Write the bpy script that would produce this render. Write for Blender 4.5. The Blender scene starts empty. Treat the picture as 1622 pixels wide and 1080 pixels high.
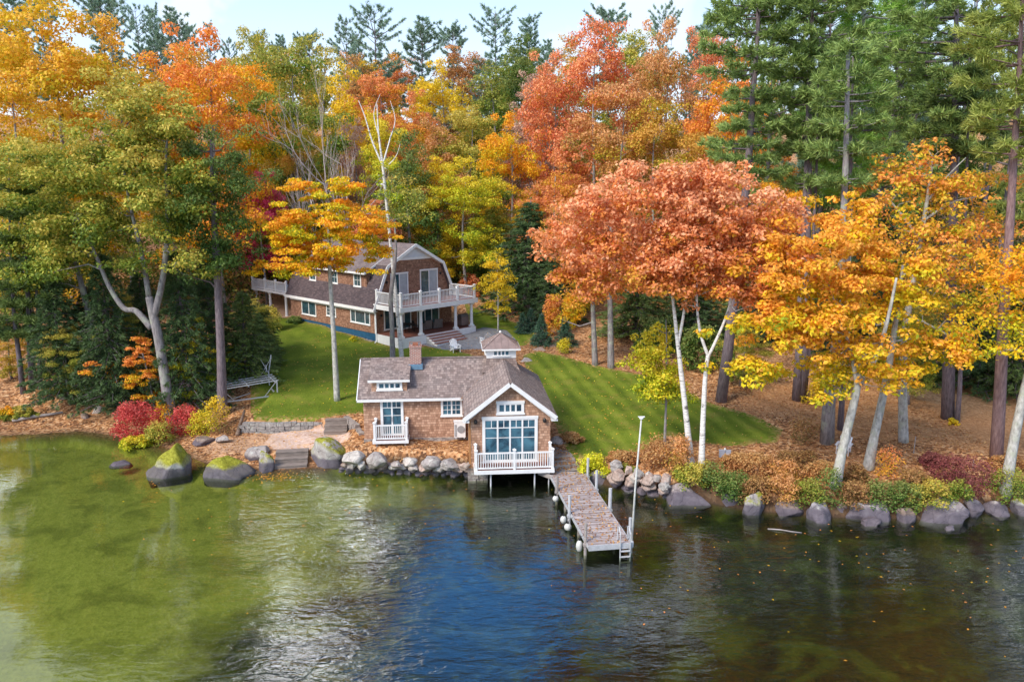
import bpy, math, random
import numpy as np
from math import radians, sin, cos, pi, atan2, sqrt, hypot

SC = bpy.context.scene
COL = SC.collection
# ------------------------------------------------------------------ camera
CAM_H, PITCH, FPX = 15.2, radians(11.1), 1170.0
cam = bpy.data.cameras.new("camera"); cam_o = bpy.data.objects.new("camera", cam); COL.objects.link(cam_o)
cam_o.location = (0, 0, CAM_H); cam_o.rotation_euler = (pi/2 - PITCH, 0, 0)
cam.sensor_width = 36.0; cam.lens = 36.0*FPX/1622.0; cam.clip_start = 0.5; cam.clip_end = 3000
SC.camera = cam_o
# ------------------------------------------------------------------ sun, sky, exposure
SUN_DIR = np.array([-0.62, -0.62, 0.80]); SUN_DIR /= np.linalg.norm(SUN_DIR)   # towards the sun
SUN_EL = math.asin(SUN_DIR[2]); SUN_AZ = atan2(SUN_DIR[0], SUN_DIR[1])
sl = bpy.data.lights.new("sun", 'SUN'); sl.energy = 2.15; sl.angle = radians(20); sl.color = (1.0, 0.90, 0.76)
so = bpy.data.objects.new("sun", sl); COL.objects.link(so)
so.rotation_euler = (pi/2 - SUN_EL, 0, pi - SUN_AZ)
SC.view_settings.view_transform = 'Standard'; SC.view_settings.look = 'None'
SC.view_settings.gamma = 1.0; SC.view_settings.exposure = 0.95; SC.view_settings.use_curve_mapping = False
SC.render.engine = 'CYCLES'
SC.cycles.max_bounces = 6; SC.cycles.transparent_max_bounces = 8
SC.cycles.caustics_reflective = False; SC.cycles.caustics_refractive = False

W = bpy.data.worlds.new("World"); SC.world = W; W.use_nodes = True
def build_world():
    nt = W.node_tree; nt.nodes.clear(); n = nt.nodes; l = nt.links
    out = n.new('ShaderNodeOutputWorld'); bg = n.new('ShaderNodeBackground'); bg.inputs['Strength'].default_value = 0.15
    sky = n.new('ShaderNodeTexSky'); sky.sky_type = 'NISHITA'; sky.sun_disc = False
    sky.sun_elevation = SUN_EL; sky.sun_rotation = SUN_AZ; sky.altitude = 100; sky.air_density = 1.0; sky.dust_density = 0.6; sky.ozone_density = 2.5
    tc = n.new('ShaderNodeTexCoord'); sep = n.new('ShaderNodeSeparateXYZ'); l.new(tc.outputs['Generated'], sep.inputs[0])
    mx = n.new('ShaderNodeMath'); mx.operation = 'MAXIMUM'; mx.inputs[1].default_value = 0.0; l.new(sep.outputs['Z'], mx.inputs[0])
    ad = n.new('ShaderNodeMath'); ad.operation = 'ADD'; ad.inputs[1].default_value = 0.22; l.new(mx.outputs[0], ad.inputs[0])
    dv = n.new('ShaderNodeVectorMath'); dv.operation = 'DIVIDE'; l.new(tc.outputs['Generated'], dv.inputs[0]); l.new(ad.outputs[0], dv.inputs[1])
    mp = n.new('ShaderNodeMapping'); mp.inputs['Location'].default_value = (0.35, 1.1, 0.2); mp.inputs['Scale'].default_value = (1.0, 0.75, 0.4); l.new(dv.outputs[0], mp.inputs[0])
    nz = n.new('ShaderNodeTexNoise'); nz.inputs['Scale'].default_value = 1.15; nz.inputs['Detail'].default_value = 7; nz.inputs['Roughness'].default_value = 0.55
    l.new(mp.outputs[0], nz.inputs['Vector'])
    rp = n.new('ShaderNodeValToRGB'); rp.color_ramp.elements[0].position = 0.66; rp.color_ramp.elements[1].position = 0.80
    l.new(nz.outputs['Fac'], rp.inputs[0])
    # thin milky veil towards the horizon, as in any real sky
    hz = n.new('ShaderNodeMapRange'); hz.inputs['From Min'].default_value = 0.14; hz.inputs['From Max'].default_value = 0.36; hz.inputs['To Min'].default_value = 0.70; hz.inputs['To Max'].default_value = 0.0
    l.new(sep.outputs['Z'], hz.inputs[0])
    mm = n.new('ShaderNodeMath'); mm.operation = 'MAXIMUM'; l.new(rp.outputs[0], mm.inputs[0]); l.new(hz.outputs[0], mm.inputs[1])
    nv = n.new('ShaderNodeVectorMath'); nv.operation = 'NORMALIZE'; l.new(tc.outputs['Generated'], nv.inputs[0])
    nz2 = n.new('ShaderNodeTexNoise'); nz2.inputs['Scale'].default_value = 7; nz2.inputs['Detail'].default_value = 6; l.new(tc.outputs['Generated'], nz2.inputs['Vector'])
    for az, el, rad, amt in ((-20, 12.5, 5, .9), (8, 13, 6, .8), (-15, 25, 8, 1.0), (-17, 33, 6, .8), (-13, 19, 5, .9), (13, 33, 6, .16), (28, 27, 7, .12)):     # single cumulus banks
        c = (sin(radians(az))*cos(radians(el)), cos(radians(az))*cos(radians(el)), sin(radians(el)))
        dt = n.new('ShaderNodeVectorMath'); dt.operation = 'DOT_PRODUCT'; l.new(nv.outputs[0], dt.inputs[0]); dt.inputs[1].default_value = c
        a1 = n.new('ShaderNodeMath'); a1.operation = 'MULTIPLY_ADD'; l.new(nz2.outputs['Fac'], a1.inputs[0]); a1.inputs[1].default_value = .035; l.new(dt.outputs['Value'], a1.inputs[2])
        mr = n.new('ShaderNodeMapRange'); mr.inputs['From Min'].default_value = cos(radians(rad))+.0165; mr.inputs['From Max'].default_value = cos(radians(rad*.45))+.0175; mr.inputs['To Max'].default_value = amt; l.new(a1.outputs[0], mr.inputs[0])
        m2 = n.new('ShaderNodeMath'); m2.operation = 'MAXIMUM'; l.new(mm.outputs[0], m2.inputs[0]); l.new(mr.outputs[0], m2.inputs[1]); mm = m2
    mix = n.new('ShaderNodeMix'); mix.data_type = 'RGBA'
    def M2(op, a, b):
        q = n.new('ShaderNodeMath'); q.operation = op
        for i_, v_ in enumerate((a, b)):
            if isinstance(v_, (int, float)): q.inputs[i_].default_value = v_
            else: l.new(v_, q.inputs[i_])
        return q.outputs[0]
    def MR(v, a, b, c_=0.0, d_=1.0):
        q = n.new('ShaderNodeMapRange'); q.inputs['From Min'].default_value = a; q.inputs['From Max'].default_value = b; q.inputs['To Min'].default_value = c_; q.inputs['To Max'].default_value = d_; l.new(v, q.inputs[0]); return q.outputs[0]
    # over the woods a dull grey layer of cloud with one deep blue opening
    gd = n.new('ShaderNodeVectorMath'); gd.operation = 'DOT_PRODUCT'; l.new(nv.outputs[0], gd.inputs[0]); gd.inputs[1].default_value = (sin(radians(-3))*cos(radians(31)), cos(radians(-3))*cos(radians(31)), sin(radians(31)))
    gap = MR(M2('ADD', gd.outputs['Value'], M2('MULTIPLY', nz2.outputs['Fac'], .07)), cos(radians(13))+.028, cos(radians(7))+.038)
    grey = M2('MULTIPLY', M2('MULTIPLY', MR(sep.outputs['Y'], .15, .45), MR(sep.outputs['Z'], .27, .36)), M2('MULTIPLY', MR(sep.outputs['Z'], .85, .65), M2('SUBTRACT', 1.0, gap)))
    tint = n.new('ShaderNodeMix'); tint.data_type = 'RGBA'; tint.blend_type = 'MULTIPLY'; l.new(gap, tint.inputs['Factor']); tint.inputs['B'].default_value = (.8, 1.9, 2.7, 1); l.new(sky.outputs[0], tint.inputs['A'])
    deep = n.new('ShaderNodeMix'); deep.data_type = 'RGBA'; l.new(M2('MULTIPLY', grey, .95), deep.inputs['Factor']); l.new(tint.outputs['Result'], deep.inputs['A']); gl_ = n.new('ShaderNodeMix'); gl_.data_type = 'RGBA'; gl_.inputs['A'].default_value = (1.0, 1.15, 1.3, 1); gl_.inputs['B'].default_value = (5.0, 5.3, 5.0, 1); l.new(MR(sep.outputs['X'], -.22, -.36), gl_.inputs['Factor']); l.new(gl_.outputs['Result'], deep.inputs['B'])
    cc = n.new('ShaderNodeMapRange'); cc.inputs['From Min'].default_value = .25; cc.inputs['From Max'].default_value = .35; l.new(sep.outputs['Z'], cc.inputs[0])
    cm = n.new('ShaderNodeMix'); cm.data_type = 'RGBA'; cm.inputs['A'].default_value = (3.5, 3.85, 4.3, 1); cm.inputs['B'].default_value = (40, 40.5, 41, 1); l.new(cc.outputs[0], cm.inputs['Factor'])
    l.new(mm.outputs[0], mix.inputs['Factor']); l.new(deep.outputs['Result'], mix.inputs['A']); l.new(cm.outputs['Result'], mix.inputs['B'])
    l.new(mix.outputs['Result'], bg.inputs[0]); l.new(bg.outputs[0], out.inputs[0])
build_world()

# ------------------------------------------------------------------ helpers
CP, SP_ = cos(PITCH), sin(PITCH)
def ray(px, py):
    a = (px-811)/FPX; b = (540-py)/FPX
    return np.array([a, CP+b*SP_, -SP_+b*CP])
def onz(px, py, z):
    r = ray(px, py); t = (z-CAM_H)/r[2]; return np.array([0, 0, CAM_H])+t*r
def onY(px, py, Y):
    r = ray(px, py); return np.array([0, 0, CAM_H])+(Y/r[1])*r
def smooth(a, b, x):
    t = np.clip((x-a)/(b-a), 0, 1); return t*t*(3-2*t)

def tag(o, label=None, cat=None, group=None, kind=None):
    if label: o['label'] = label
    if cat: o['category'] = cat
    if group: o['group'] = group
    if kind: o['kind'] = kind
    return o
def empty(name, loc, rz=0, label=None, cat=None, group=None):
    o = bpy.data.objects.new(name, None); COL.objects.link(o); o.empty_display_size = .3
    o.location = tuple(float(c) for c in loc); o.rotation_euler = (0, 0, rz)
    return tag(o, label, cat, group)

class MB:
    """collects polygons; build() links ONE mesh with metre-scaled UVs"""
    def __init__(s): s.v = []; s.f = []
    def add(s, vs, fs):
        b = len(s.v); s.v.extend([tuple(map(float, q)) for q in vs]); s.f.extend([tuple(i+b for i in f) for f in fs]); return s
    def box(s, x0, x1, y0, y1, z0, z1):
        if x0 > x1: x0, x1 = x1, x0
        if y0 > y1: y0, y1 = y1, y0
        if z0 > z1: z0, z1 = z1, z0
        return s.add([(x0,y0,z0),(x1,y0,z0),(x1,y1,z0),(x0,y1,z0),(x0,y0,z1),(x1,y0,z1),(x1,y1,z1),(x0,y1,z1)],
                     [(0,3,2,1),(4,5,6,7),(0,1,5,4),(1,2,6,5),(2,3,7,6),(3,0,4,7)])
    def bar(s, p, q, w, h, up=(0,0,1)):
        p = np.array(p, float); q = np.array(q, float); d = q-p; d /= np.linalg.norm(d); up = np.array(up, float)
        if abs(np.dot(d, up)) > .98: up = np.array([0., 1., 0.])
        a = np.cross(d, up); a /= np.linalg.norm(a); b = np.cross(a, d)
        vs = [e+a*w*.5*i+b*h*.5*j for e in (p, q) for i, j in ((-1,-1),(1,-1),(1,1),(-1,1))]
        return s.add(vs, [(0,1,2,3),(7,6,5,4),(0,4,5,1),(1,5,6,2),(2,6,7,3),(3,7,4,0)])
    def tube(s, pts, rad, n=8, cap=True):
        pts = [np.array(p, float) for p in pts]; m = len(pts)
        if not hasattr(rad, '__len__'): rad = [rad]*m
        b = len(s.v); prev = None
        for i, p in enumerate(pts):
            d = pts[min(i+1, m-1)]-pts[max(i-1, 0)]; d = d/(np.linalg.norm(d)+1e-9)
            if prev is None:
                a = np.cross(d, (0.03, .1, 1.)) if abs(d[2]) < .9 else np.cross(d, (0., 1., 0.))
            else: a = prev-d*np.dot(prev, d)
            a = a/(np.linalg.norm(a)+1e-9); prev = a; c = np.cross(d, a)
            for k in range(n):
                t = 2*pi*k/n; s.v.append(tuple(p+rad[i]*(cos(t)*a+sin(t)*c)))
        for i in range(m-1):
            for k in range(n):
                k2 = (k+1) % n; s.f.append((b+i*n+k, b+i*n+k2, b+(i+1)*n+k2, b+(i+1)*n+k))
        if cap: s.f.append(tuple(b+(m-1)*n+k for k in range(n))); s.f.append(tuple(b+k for k in reversed(range(n))))
        return s
    def prism(s, poly, fn, t0, t1):
        """poly = 2D list, fn(a,b,t)->xyz, extruded between t0 and t1"""
        n = len(poly); vs = [fn(a, b, t0) for a, b in poly]+[fn(a, b, t1) for a, b in poly]
        return s.add(vs, [tuple(range(n))[::-1], tuple(range(n, 2*n))]+[(i, (i+1) % n, n+(i+1) % n, n+i) for i in range(n)])
    def slab(s, quad, th):
        """quad of 3D points, thickened along its normal"""
        q = [np.array(a, float) for a in quad]; nrm = np.cross(q[1]-q[0], q[2]-q[0]); nrm /= np.linalg.norm(nrm)
        n = len(q); vs = q+[a-nrm*th for a in q]
        return s.add(vs, [tuple(range(n)), tuple(range(n, 2*n))[::-1]]+[((i+1) % n, i, n+i, n+(i+1) % n) for i in range(n)])
    def sphere(s, c, r, seg=10, ring=7, sz=1.0):
        b = len(s.v)
        for j in range(ring+1):
            ph = pi*j/ring
            for i in range(seg): s.v.append((c[0]+r*sin(ph)*cos(2*pi*i/seg), c[1]+r*sin(ph)*sin(2*pi*i/seg), c[2]+r*sz*cos(ph)))
        for j in range(ring):
            for i in range(seg):
                i2 = (i+1) % seg; s.f.append((b+j*seg+i, b+(j+1)*seg+i, b+(j+1)*seg+i2, b+j*seg+i2))
        return s
    def build(s, name, mat, parent=None, smooth_=False, fix=True):
        me = bpy.data.meshes.new(name); me.from_pydata(s.v, [], s.f); me.update()
        if fix:
            import bmesh
            bm = bmesh.new(); bm.from_mesh(me); bmesh.ops.recalc_face_normals(bm, faces=bm.faces); bm.to_mesh(me); bm.free()
        uvl = me.uv_layers.new(name="UVMap"); uv = np.zeros((len(me.loops), 2), np.float32)
        co = np.array(s.v)
        for p in me.polygons:
            nn = np.array(p.normal); t = np.cross((0, 0, 1.), nn); L = np.linalg.norm(t)
            t = np.array([1., 0, 0]) if L < .05 else t/L
            bb = np.cross(nn, t)
            for li in p.loop_indices:
                q = co[me.loops[li].vertex_index]; uv[li] = (q@t, q@bb)
        uvl.data.foreach_set('uv', uv.ravel())
        if smooth_: me.polygons.foreach_set('use_smooth', [True]*len(me.polygons))
        me.materials.append(mat); o = bpy.data.objects.new(name, me); COL.objects.link(o)
        if parent: o.parent = parent
        return o

# ------------------------------------------------------------------ materials
class G:
    def __init__(s, name):
        s.m = bpy.data.materials.new(name); s.m.use_nodes = True; s.t = s.m.node_tree; s.t.nodes.clear()
        s.out = s.n('ShaderNodeOutputMaterial')
    def n(s, ty, ins=None, **kw):
        nd = s.t.nodes.new(ty)
        for k, v in kw.items(): setattr(nd, k, v)
        if ins:
            for k, v in ins.items():
                sk = nd.inputs[k]
                if isinstance(v, bpy.types.NodeSocket): s.t.links.new(v, sk)
                else: sk.default_value = v
        return nd
    def ramp(s, fac, stops, interp='LINEAR'):
        nd = s.n('ShaderNodeValToRGB'); cr = nd.color_ramp; cr.interpolation = interp
        while len(cr.elements) < len(stops): cr.elements.new(.5)
        for e, (p, c) in zip(cr.elements, stops):
            e.position = p; e.color = (c, c, c, 1) if not hasattr(c, '__len__') else (c[0], c[1], c[2], 1)
        s.t.links.new(fac, nd.inputs[0]); return nd.outputs[0]
    def noise(s, vec, scale, det=4, rough=.55, dist=0.0):
        ins = {'Scale': scale, 'Detail': det, 'Roughness': rough, 'Distortion': dist}
        if vec is not None: ins['Vector'] = vec
        return s.n('ShaderNodeTexNoise', ins).outputs['Fac']
    def mix(s, f, a, b, bt='MIX'):
        nd = s.n('ShaderNodeMix', data_type='RGBA', blend_type=bt)
        for k, v in (('Factor', f), ('A', a), ('B', b)):
            if isinstance(v, bpy.types.NodeSocket): s.t.links.new(v, nd.inputs[k])
            elif k == 'Factor': nd.inputs[k].default_value = v
            else: nd.inputs[k].default_value = (v[0], v[1], v[2], 1)
        return nd.outputs['Result']
    def math(s, op, a, b=0.0, clamp=False):
        nd = s.n('ShaderNodeMath', operation=op, use_clamp=clamp)
        for i, v in enumerate((a, b)):
            if isinstance(v, bpy.types.NodeSocket): s.t.links.new(v, nd.inputs[i])
            else: nd.inputs[i].default_value = v
        return nd.outputs[0]
    def mapping(s, vec, sc=(1,1,1), rot=(0,0,0), loc=(0,0,0)):
        return s.n('ShaderNodeMapping', {'Vector': vec, 'Scale': sc, 'Rotation': rot, 'Location': loc}).outputs[0]
    def bump(s, h, st=.5, dist=.02): return s.n('ShaderNodeBump', {'Height': h, 'Strength': st, 'Distance': dist}).outputs[0]
    def pbr(s, col, rough=.8, nrm=None, spec=.3, metal=0.0):
        ins = {'Roughness': rough, 'Specular IOR Level': spec, 'Metallic': metal}
        ins['Base Color'] = col if isinstance(col, bpy.types.NodeSocket) else (col[0], col[1], col[2], 1)
        if nrm is not None: ins['Normal'] = nrm
        b = s.n('ShaderNodeBsdfPrincipled', ins); s.t.links.new(b.outputs[0], s.out.inputs[0]); return s.m
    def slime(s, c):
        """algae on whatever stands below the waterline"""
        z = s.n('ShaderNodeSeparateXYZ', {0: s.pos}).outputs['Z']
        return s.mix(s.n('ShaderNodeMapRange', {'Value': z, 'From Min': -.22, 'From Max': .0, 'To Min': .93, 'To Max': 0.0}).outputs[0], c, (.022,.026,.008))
    @property
    def pos(s): return s.n('ShaderNodeNewGeometry').outputs['Position']
    @property
    def obj(s): return s.n('ShaderNodeTexCoord').outputs['Object']
    @property
    def uv(s): return s.n('ShaderNodeTexCoord').outputs['UV']
    @property
    def nrmz(s): return s.n('ShaderNodeSeparateXYZ', {0: s.n('ShaderNodeNewGeometry').outputs['Normal']}).outputs['Z']

def paint(name, col, rough=.5, var=.12, scale=3.0):
    g = G(name); f = g.noise(g.obj, scale, 5); c2 = tuple(c*(1-var*2) for c in col)
    c = g.mix(g.ramp(f, [(.35, 0), (.7, 1)]), col, c2)
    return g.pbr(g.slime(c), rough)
def shakes(name, cols, row=.15, wid=.17, gap=.18, bumpd=.02, blotch=.35, stain=(.5,.42,.38)):
    """wall or roof shingles in courses, uv in metres"""
    g = G(name); uv = g.uv
    nz = g.n('ShaderNodeTexNoise', {'Vector': uv, 'Scale': 3.0, 'Detail': 2.0}).outputs['Color']
    vec = g.n('ShaderNodeVectorMath', {0: uv, 1: g.n('ShaderNodeVectorMath', {0: nz, 1: (.02, .012, 0)}, operation='MULTIPLY').outputs[0]}, operation='ADD').outputs[0]
    br = g.n('ShaderNodeTexBrick', {'Vector': vec, 'Color1': (0,0,0,1), 'Color2': (1,1,1,1), 'Mortar': (.5,.5,.5,1), 'Scale': 1.0, 'Mortar Size': .006, 'Mortar Smooth': .2, 'Bias': 0.0, 'Brick Width': wid, 'Row Height': row}, offset=.37, offset_frequency=3, squash=.8, squash_frequency=2)
    big = g.noise(uv, .9, 5, .6); fine = g.noise(g.mapping(uv, (30, 4, 1)), 1.0, 3)
    k = g.math('ADD', g.math('MULTIPLY', g.n('ShaderNodeSeparateColor', {0: br.outputs['Color']}).outputs[0], .62), g.math('MULTIPLY', fine, .38))
    c = g.ramp(k, [(.1, cols[0]), (.45, cols[1]), (.75, cols[2]), (.95, cols[3] if len(cols) > 3 else cols[2])])
    c = g.mix(g.math('MULTIPLY', g.ramp(big, [(.4, 0), (.68, 1)]), blotch), c, stain)
    # the butt line under every course
    ry = g.math('FRACT', g.math('DIVIDE', g.n('ShaderNodeSeparateXYZ', {0: vec}).outputs['Y'], row))
    edge = g.ramp(ry, [(0.0, 1.0-gap*2), (gap, 1.0)])
    joint = g.math('SUBTRACT', 1.0, g.math('MULTIPLY', br.outputs['Fac'], .55))
    c = g.mix(1.0, c, g.math('MULTIPLY', edge, joint), 'MULTIPLY')
    h = g.math('ADD', g.math('MULTIPLY', g.math('SUBTRACT', 1.0, ry), 1.0), g.math('MULTIPLY', k, .4))
    return g.pbr(c, .85, g.bump(h, .6, bumpd))

M = {}
M['cedar'] = shakes('cedar_shakes_fresh', [(.24,.13,.08), (.40,.225,.145), (.54,.33,.225), (.66,.45,.32)], blotch=.22, stain=(.45,.27,.19))
M['cedar_dark'] = shakes('cedar_shakes_house', [(.16,.08,.05), (.27,.14,.09), (.37,.205,.135), (.46,.28,.19)], blotch=.25, stain=(.26,.13,.09))
M['roof_cedar'] = shakes('roof_wood_shingles', [(.13,.103,.095), (.23,.182,.168), (.33,.265,.24), (.42,.34,.30)], row=.17, wid=.2, blotch=.35, stain=(.30,.20,.17))
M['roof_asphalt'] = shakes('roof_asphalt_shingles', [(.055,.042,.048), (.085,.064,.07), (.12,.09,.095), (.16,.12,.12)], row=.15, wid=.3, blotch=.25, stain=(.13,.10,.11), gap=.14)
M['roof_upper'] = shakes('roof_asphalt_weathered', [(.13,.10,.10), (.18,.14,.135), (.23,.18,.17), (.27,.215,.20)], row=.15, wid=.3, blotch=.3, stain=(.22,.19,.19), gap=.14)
M['white'] = paint('white_paint', (.80,.80,.80), .45, .05)
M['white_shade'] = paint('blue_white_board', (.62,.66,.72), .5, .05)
M['copper'] = paint('seamed_metal_roof', (.30,.22,.20), .4, .15)
M['found_blue'] = paint('blue_foundation_membrane', (.022,.10,.20), .55, .15)
M['deck_red'] = paint('red_brown_decking', (.25,.095,.065), .7, .2, 6)
M['alum'] = paint('weathered_aluminium', (.50,.51,.53), .45, .12, 8)
M['galv'] = paint('galvanised_pipe', (.62,.63,.66), .4, .1, 8)
M['black'] = paint('black_metal', (.02,.02,.022), .4, .1)
M['wicker'] = paint('grey_wicker', (.20,.17,.155), .9, .3, 20)
M['cushion'] = paint('brown_cushion', (.22,.16,.14), .9, .1)
M['terracotta'] = paint('terracotta', (.38,.15,.09), .8, .15)
M['curtain'] = paint('pale_curtain', (.42,.45,.47), .9, .1)
def glass_mat(name, c1, c2):
    g = G(name); f = g.noise(g.obj, 1.3, 4, .6, .8)
    c = g.mix(g.ramp(f, [(.35, 0), (.65, 1)]), c1, c2); return g.pbr(c, .07, None, .9)
M['glass'] = glass_mat('window_glass', (.012,.045,.065), (.05,.11,.13))
M['glass_blue'] = glass_mat('window_glass_sky', (.008,.03,.055), (.07,.19,.26))
def brick_mat():
    g = G('red_brick'); br = g.n('ShaderNodeTexBrick', {'Vector': g.uv, 'Color1': (.22,.06,.045,1), 'Color2': (.38,.14,.10,1), 'Mortar': (.5,.47,.43,1), 'Scale': 1.0, 'Mortar Size': .012, 'Brick Width': .22, 'Row Height': .075})
    return g.pbr(br.outputs['Color'], .9)
M['brick'] = brick_mat()
def wood_mat(name, c1, c2, c3, plank=.14):
    g = G(name); uv = g.uv
    br = g.n('ShaderNodeTexNoise', {'Vector': g.mapping(uv, (2.5, 22, 1)), 'Scale': 1.0, 'Detail': 4.0}).outputs['Fac']
    big = g.noise(g.obj, 1.4, 4)
    c = g.ramp(br, [(.3, c1), (.55, c2), (.75, c3)]); c = g.mix(g.ramp(big, [(.4, 0), (.7, .5)]), c, c1)
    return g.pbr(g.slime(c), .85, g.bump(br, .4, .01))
M['wood_grey'] = wood_mat('weathered_grey_wood', (.22,.19,.17), (.36,.32,.30), (.48,.44,.42))
def dock_mat():
    g = G('dock_planks'); uv = g.uv; a = g.noise(g.mapping(uv, (2.5, 22, 1)), 1.0, 4); b = g.noise(g.mapping(uv, (.25, 7.5, 1)), 1.0, 1, .3); d = g.noise(g.obj, 1.1, 5)
    k = g.math('ADD', g.math('MULTIPLY', a, .35), g.math('ADD', g.math('MULTIPLY', b, .5), g.math('MULTIPLY', d, .2)))
    return g.pbr(g.ramp(k, [(.38, (.17,.13,.12)), (.50, (.33,.27,.26)), (.62, (.50,.44,.43)), (.72, (.62,.56,.54))]), .9, g.bump(a, .4, .01))
M['wood_dock'] = dock_mat()
M['wood_brown'] = wood_mat('brown_driftwood', (.14,.09,.06), (.26,.18,.13), (.38,.28,.22))
M['timber'] = wood_mat('step_timber', (.16,.13,.11), (.27,.22,.19), (.36,.31,.27))

def bark_mat(name, c1, c2, c3, sc=(6, 6, 1.2), lichen=None):
    g = G(name); o = g.obj
    f = g.noise(g.mapping(o, sc), 1.6, 5, .65); c = g.ramp(f, [(.3, c1), (.5, c2), (.72, c3)])
    if lichen: c = g.mix(g.ramp(g.noise(o, 1.7, 4), [(.52, 0), (.62, .75)]), c, lichen)
    return g.pbr(c, .9, g.bump(f, .8, .04))
M['bark_grey'] = bark_mat('grey_bark', (.12,.105,.11), (.24,.215,.22), (.36,.33,.33), lichen=(.34,.36,.29))
M['bark_pine'] = bark_mat('pine_bark', (.085,.065,.075), (.17,.135,.15), (.26,.21,.225), sc=(8,8,1.5))
M['bark_red'] = bark_mat('red_pine_bark', (.12,.07,.07), (.22,.14,.14), (.32,.22,.21), sc=(8,8,1.5))
M['bark_pale'] = bark_mat('pale_lichen_bark', (.20,.19,.17), (.42,.41,.38), (.62,.61,.57), sc=(4,4,2), lichen=(.40,.42,.33))
M['bark_twig'] = bark_mat('bare_twigs', (.34,.27,.26), (.48,.40,.38), (.62,.55,.52))
def birch_mat():
    g = G('birch_bark'); f = g.noise(g.mapping(g.obj, (3, 3, 16)), 1.0, 4, .7)
    c = g.ramp(f, [(.30, (.06,.055,.055)), (.38, (.50,.48,.46)), (.55, (.78,.76,.73))])
    p = g.noise(g.obj, 2.2, 3); c = g.mix(g.ramp(p, [(.60, 0), (.66, .85)]), c, (.07,.06,.06))
    return g.pbr(c, .7)
M['birch'] = birch_mat()

def leaf(name, stops, trans=.35):
    """stops: colours from inner/low leaves to outer/high ones"""
    key = 'leaf_'+name
    if key in M: return M[key]
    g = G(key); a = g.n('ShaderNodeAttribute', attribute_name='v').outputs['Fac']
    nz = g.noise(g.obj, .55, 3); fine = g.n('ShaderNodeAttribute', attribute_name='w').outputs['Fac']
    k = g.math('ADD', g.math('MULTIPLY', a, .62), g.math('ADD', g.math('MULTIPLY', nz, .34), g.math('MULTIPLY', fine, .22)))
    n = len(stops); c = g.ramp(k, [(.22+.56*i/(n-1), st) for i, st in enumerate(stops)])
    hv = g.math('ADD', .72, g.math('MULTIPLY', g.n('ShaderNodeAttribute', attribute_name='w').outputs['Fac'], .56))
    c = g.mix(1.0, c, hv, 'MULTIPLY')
    d = g.n('ShaderNodeBsdfPrincipled', {'Base Color': c, 'Roughness': .55, 'Specular IOR Level': .25}).outputs[0]
    t = g.n('ShaderNodeBsdfTranslucent', {'Color': c}).outputs[0]
    m = g.n('ShaderNodeMixShader', {0: trans, 1: d, 2: t}).outputs[0]; g.t.links.new(m, g.out.inputs[0])
    M[key] = g.m; return g.m
LF = {
 'olive':   [(.09,.15,.02), (.18,.26,.035), (.32,.37,.05), (.50,.46,.07), (.62,.48,.09)],
 'green':   [(.07,.14,.02), (.13,.23,.03), (.22,.32,.04), (.40,.38,.07)],
 'dkgreen': [(.045,.10,.02), (.08,.16,.03), (.14,.24,.05), (.26,.30,.08)],
 'ygreen':  [(.20,.32,.02), (.44,.52,.03), (.68,.64,.03), (.80,.62,.05)],
 'gold':    [(.34,.34,.02), (.62,.48,.02), (.80,.54,.03), (.84,.48,.06)],
 'yellow':  [(.58,.48,.02), (.80,.60,.03), (.90,.64,.04)],
 'oryel':   [(.34,.44,.03), (.78,.66,.02), (.90,.57,.02), (.90,.40,.03)],
 'goldor':  [(.38,.46,.03), (.78,.62,.02), (.90,.56,.03), (.90,.44,.07)],
 'yelor':   [(.30,.40,.03), (.70,.60,.04), (.88,.52,.05), (.90,.38,.10)],
 'orange':  [(.66,.56,.03), (.84,.50,.02), (.90,.40,.04), (.86,.32,.08)],
 'orange2': [(.44,.40,.03), (.76,.46,.03), (.84,.40,.06), (.78,.30,.12)],
 'salmon':  [(.76,.46,.04), (.78,.28,.07), (.84,.33,.13), (.88,.47,.25)],
 'redor':   [(.60,.34,.03), (.74,.28,.07), (.78,.22,.11), (.84,.38,.17)],
 'rust':    [(.24,.26,.04), (.46,.32,.06), (.66,.32,.09), (.72,.38,.16)],
 'bronze':  [(.24,.27,.02), (.46,.40,.03), (.64,.44,.05), (.72,.40,.08)],
 'magenta': [(.55,.02,.08), (.74,.05,.17), (.78,.14,.22)],
 'pink':    [(.48,.26,.20), (.60,.34,.26), (.66,.46,.34)],
 'red':     [(.38,.03,.03), (.60,.05,.05), (.70,.14,.12)],
 'pine':    [(.09,.17,.05), (.18,.28,.075), (.30,.40,.11)],
 'pineblue':[(.11,.20,.15), (.19,.31,.22), (.29,.41,.29)],
 'pinelt':  [(.18,.36,.06), (.32,.55,.10), (.45,.66,.17)],
 'pineyel': [(.17,.24,.05), (.31,.38,.08), (.46,.50,.13)],
 'hemlock': [(.035,.072,.028), (.062,.118,.042), (.11,.175,.06)],
 'hemlock2':[(.06,.115,.035), (.115,.18,.05), (.20,.27,.075)],
 'spruce':  [(.03,.085,.05), (.055,.13,.08), (.09,.18,.11)],
 'maroon':  [(.13,.03,.04), (.24,.06,.07), (.34,.12,.10)],
 'litter':  [(.24,.09,.035), (.42,.17,.06), (.54,.27,.10), (.62,.38,.15)],
 'limebush':[(.40,.50,.02), (.66,.70,.03), (.82,.76,.05)],
 'brush':   [(.12,.15,.035), (.26,.20,.06), (.36,.17,.08), (.48,.28,.10)],
}
def L(n): return leaf(n, LF[n], .2 if n in ('hemlock','spruce','pine','pineblue','hemlock2') else .35)

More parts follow.
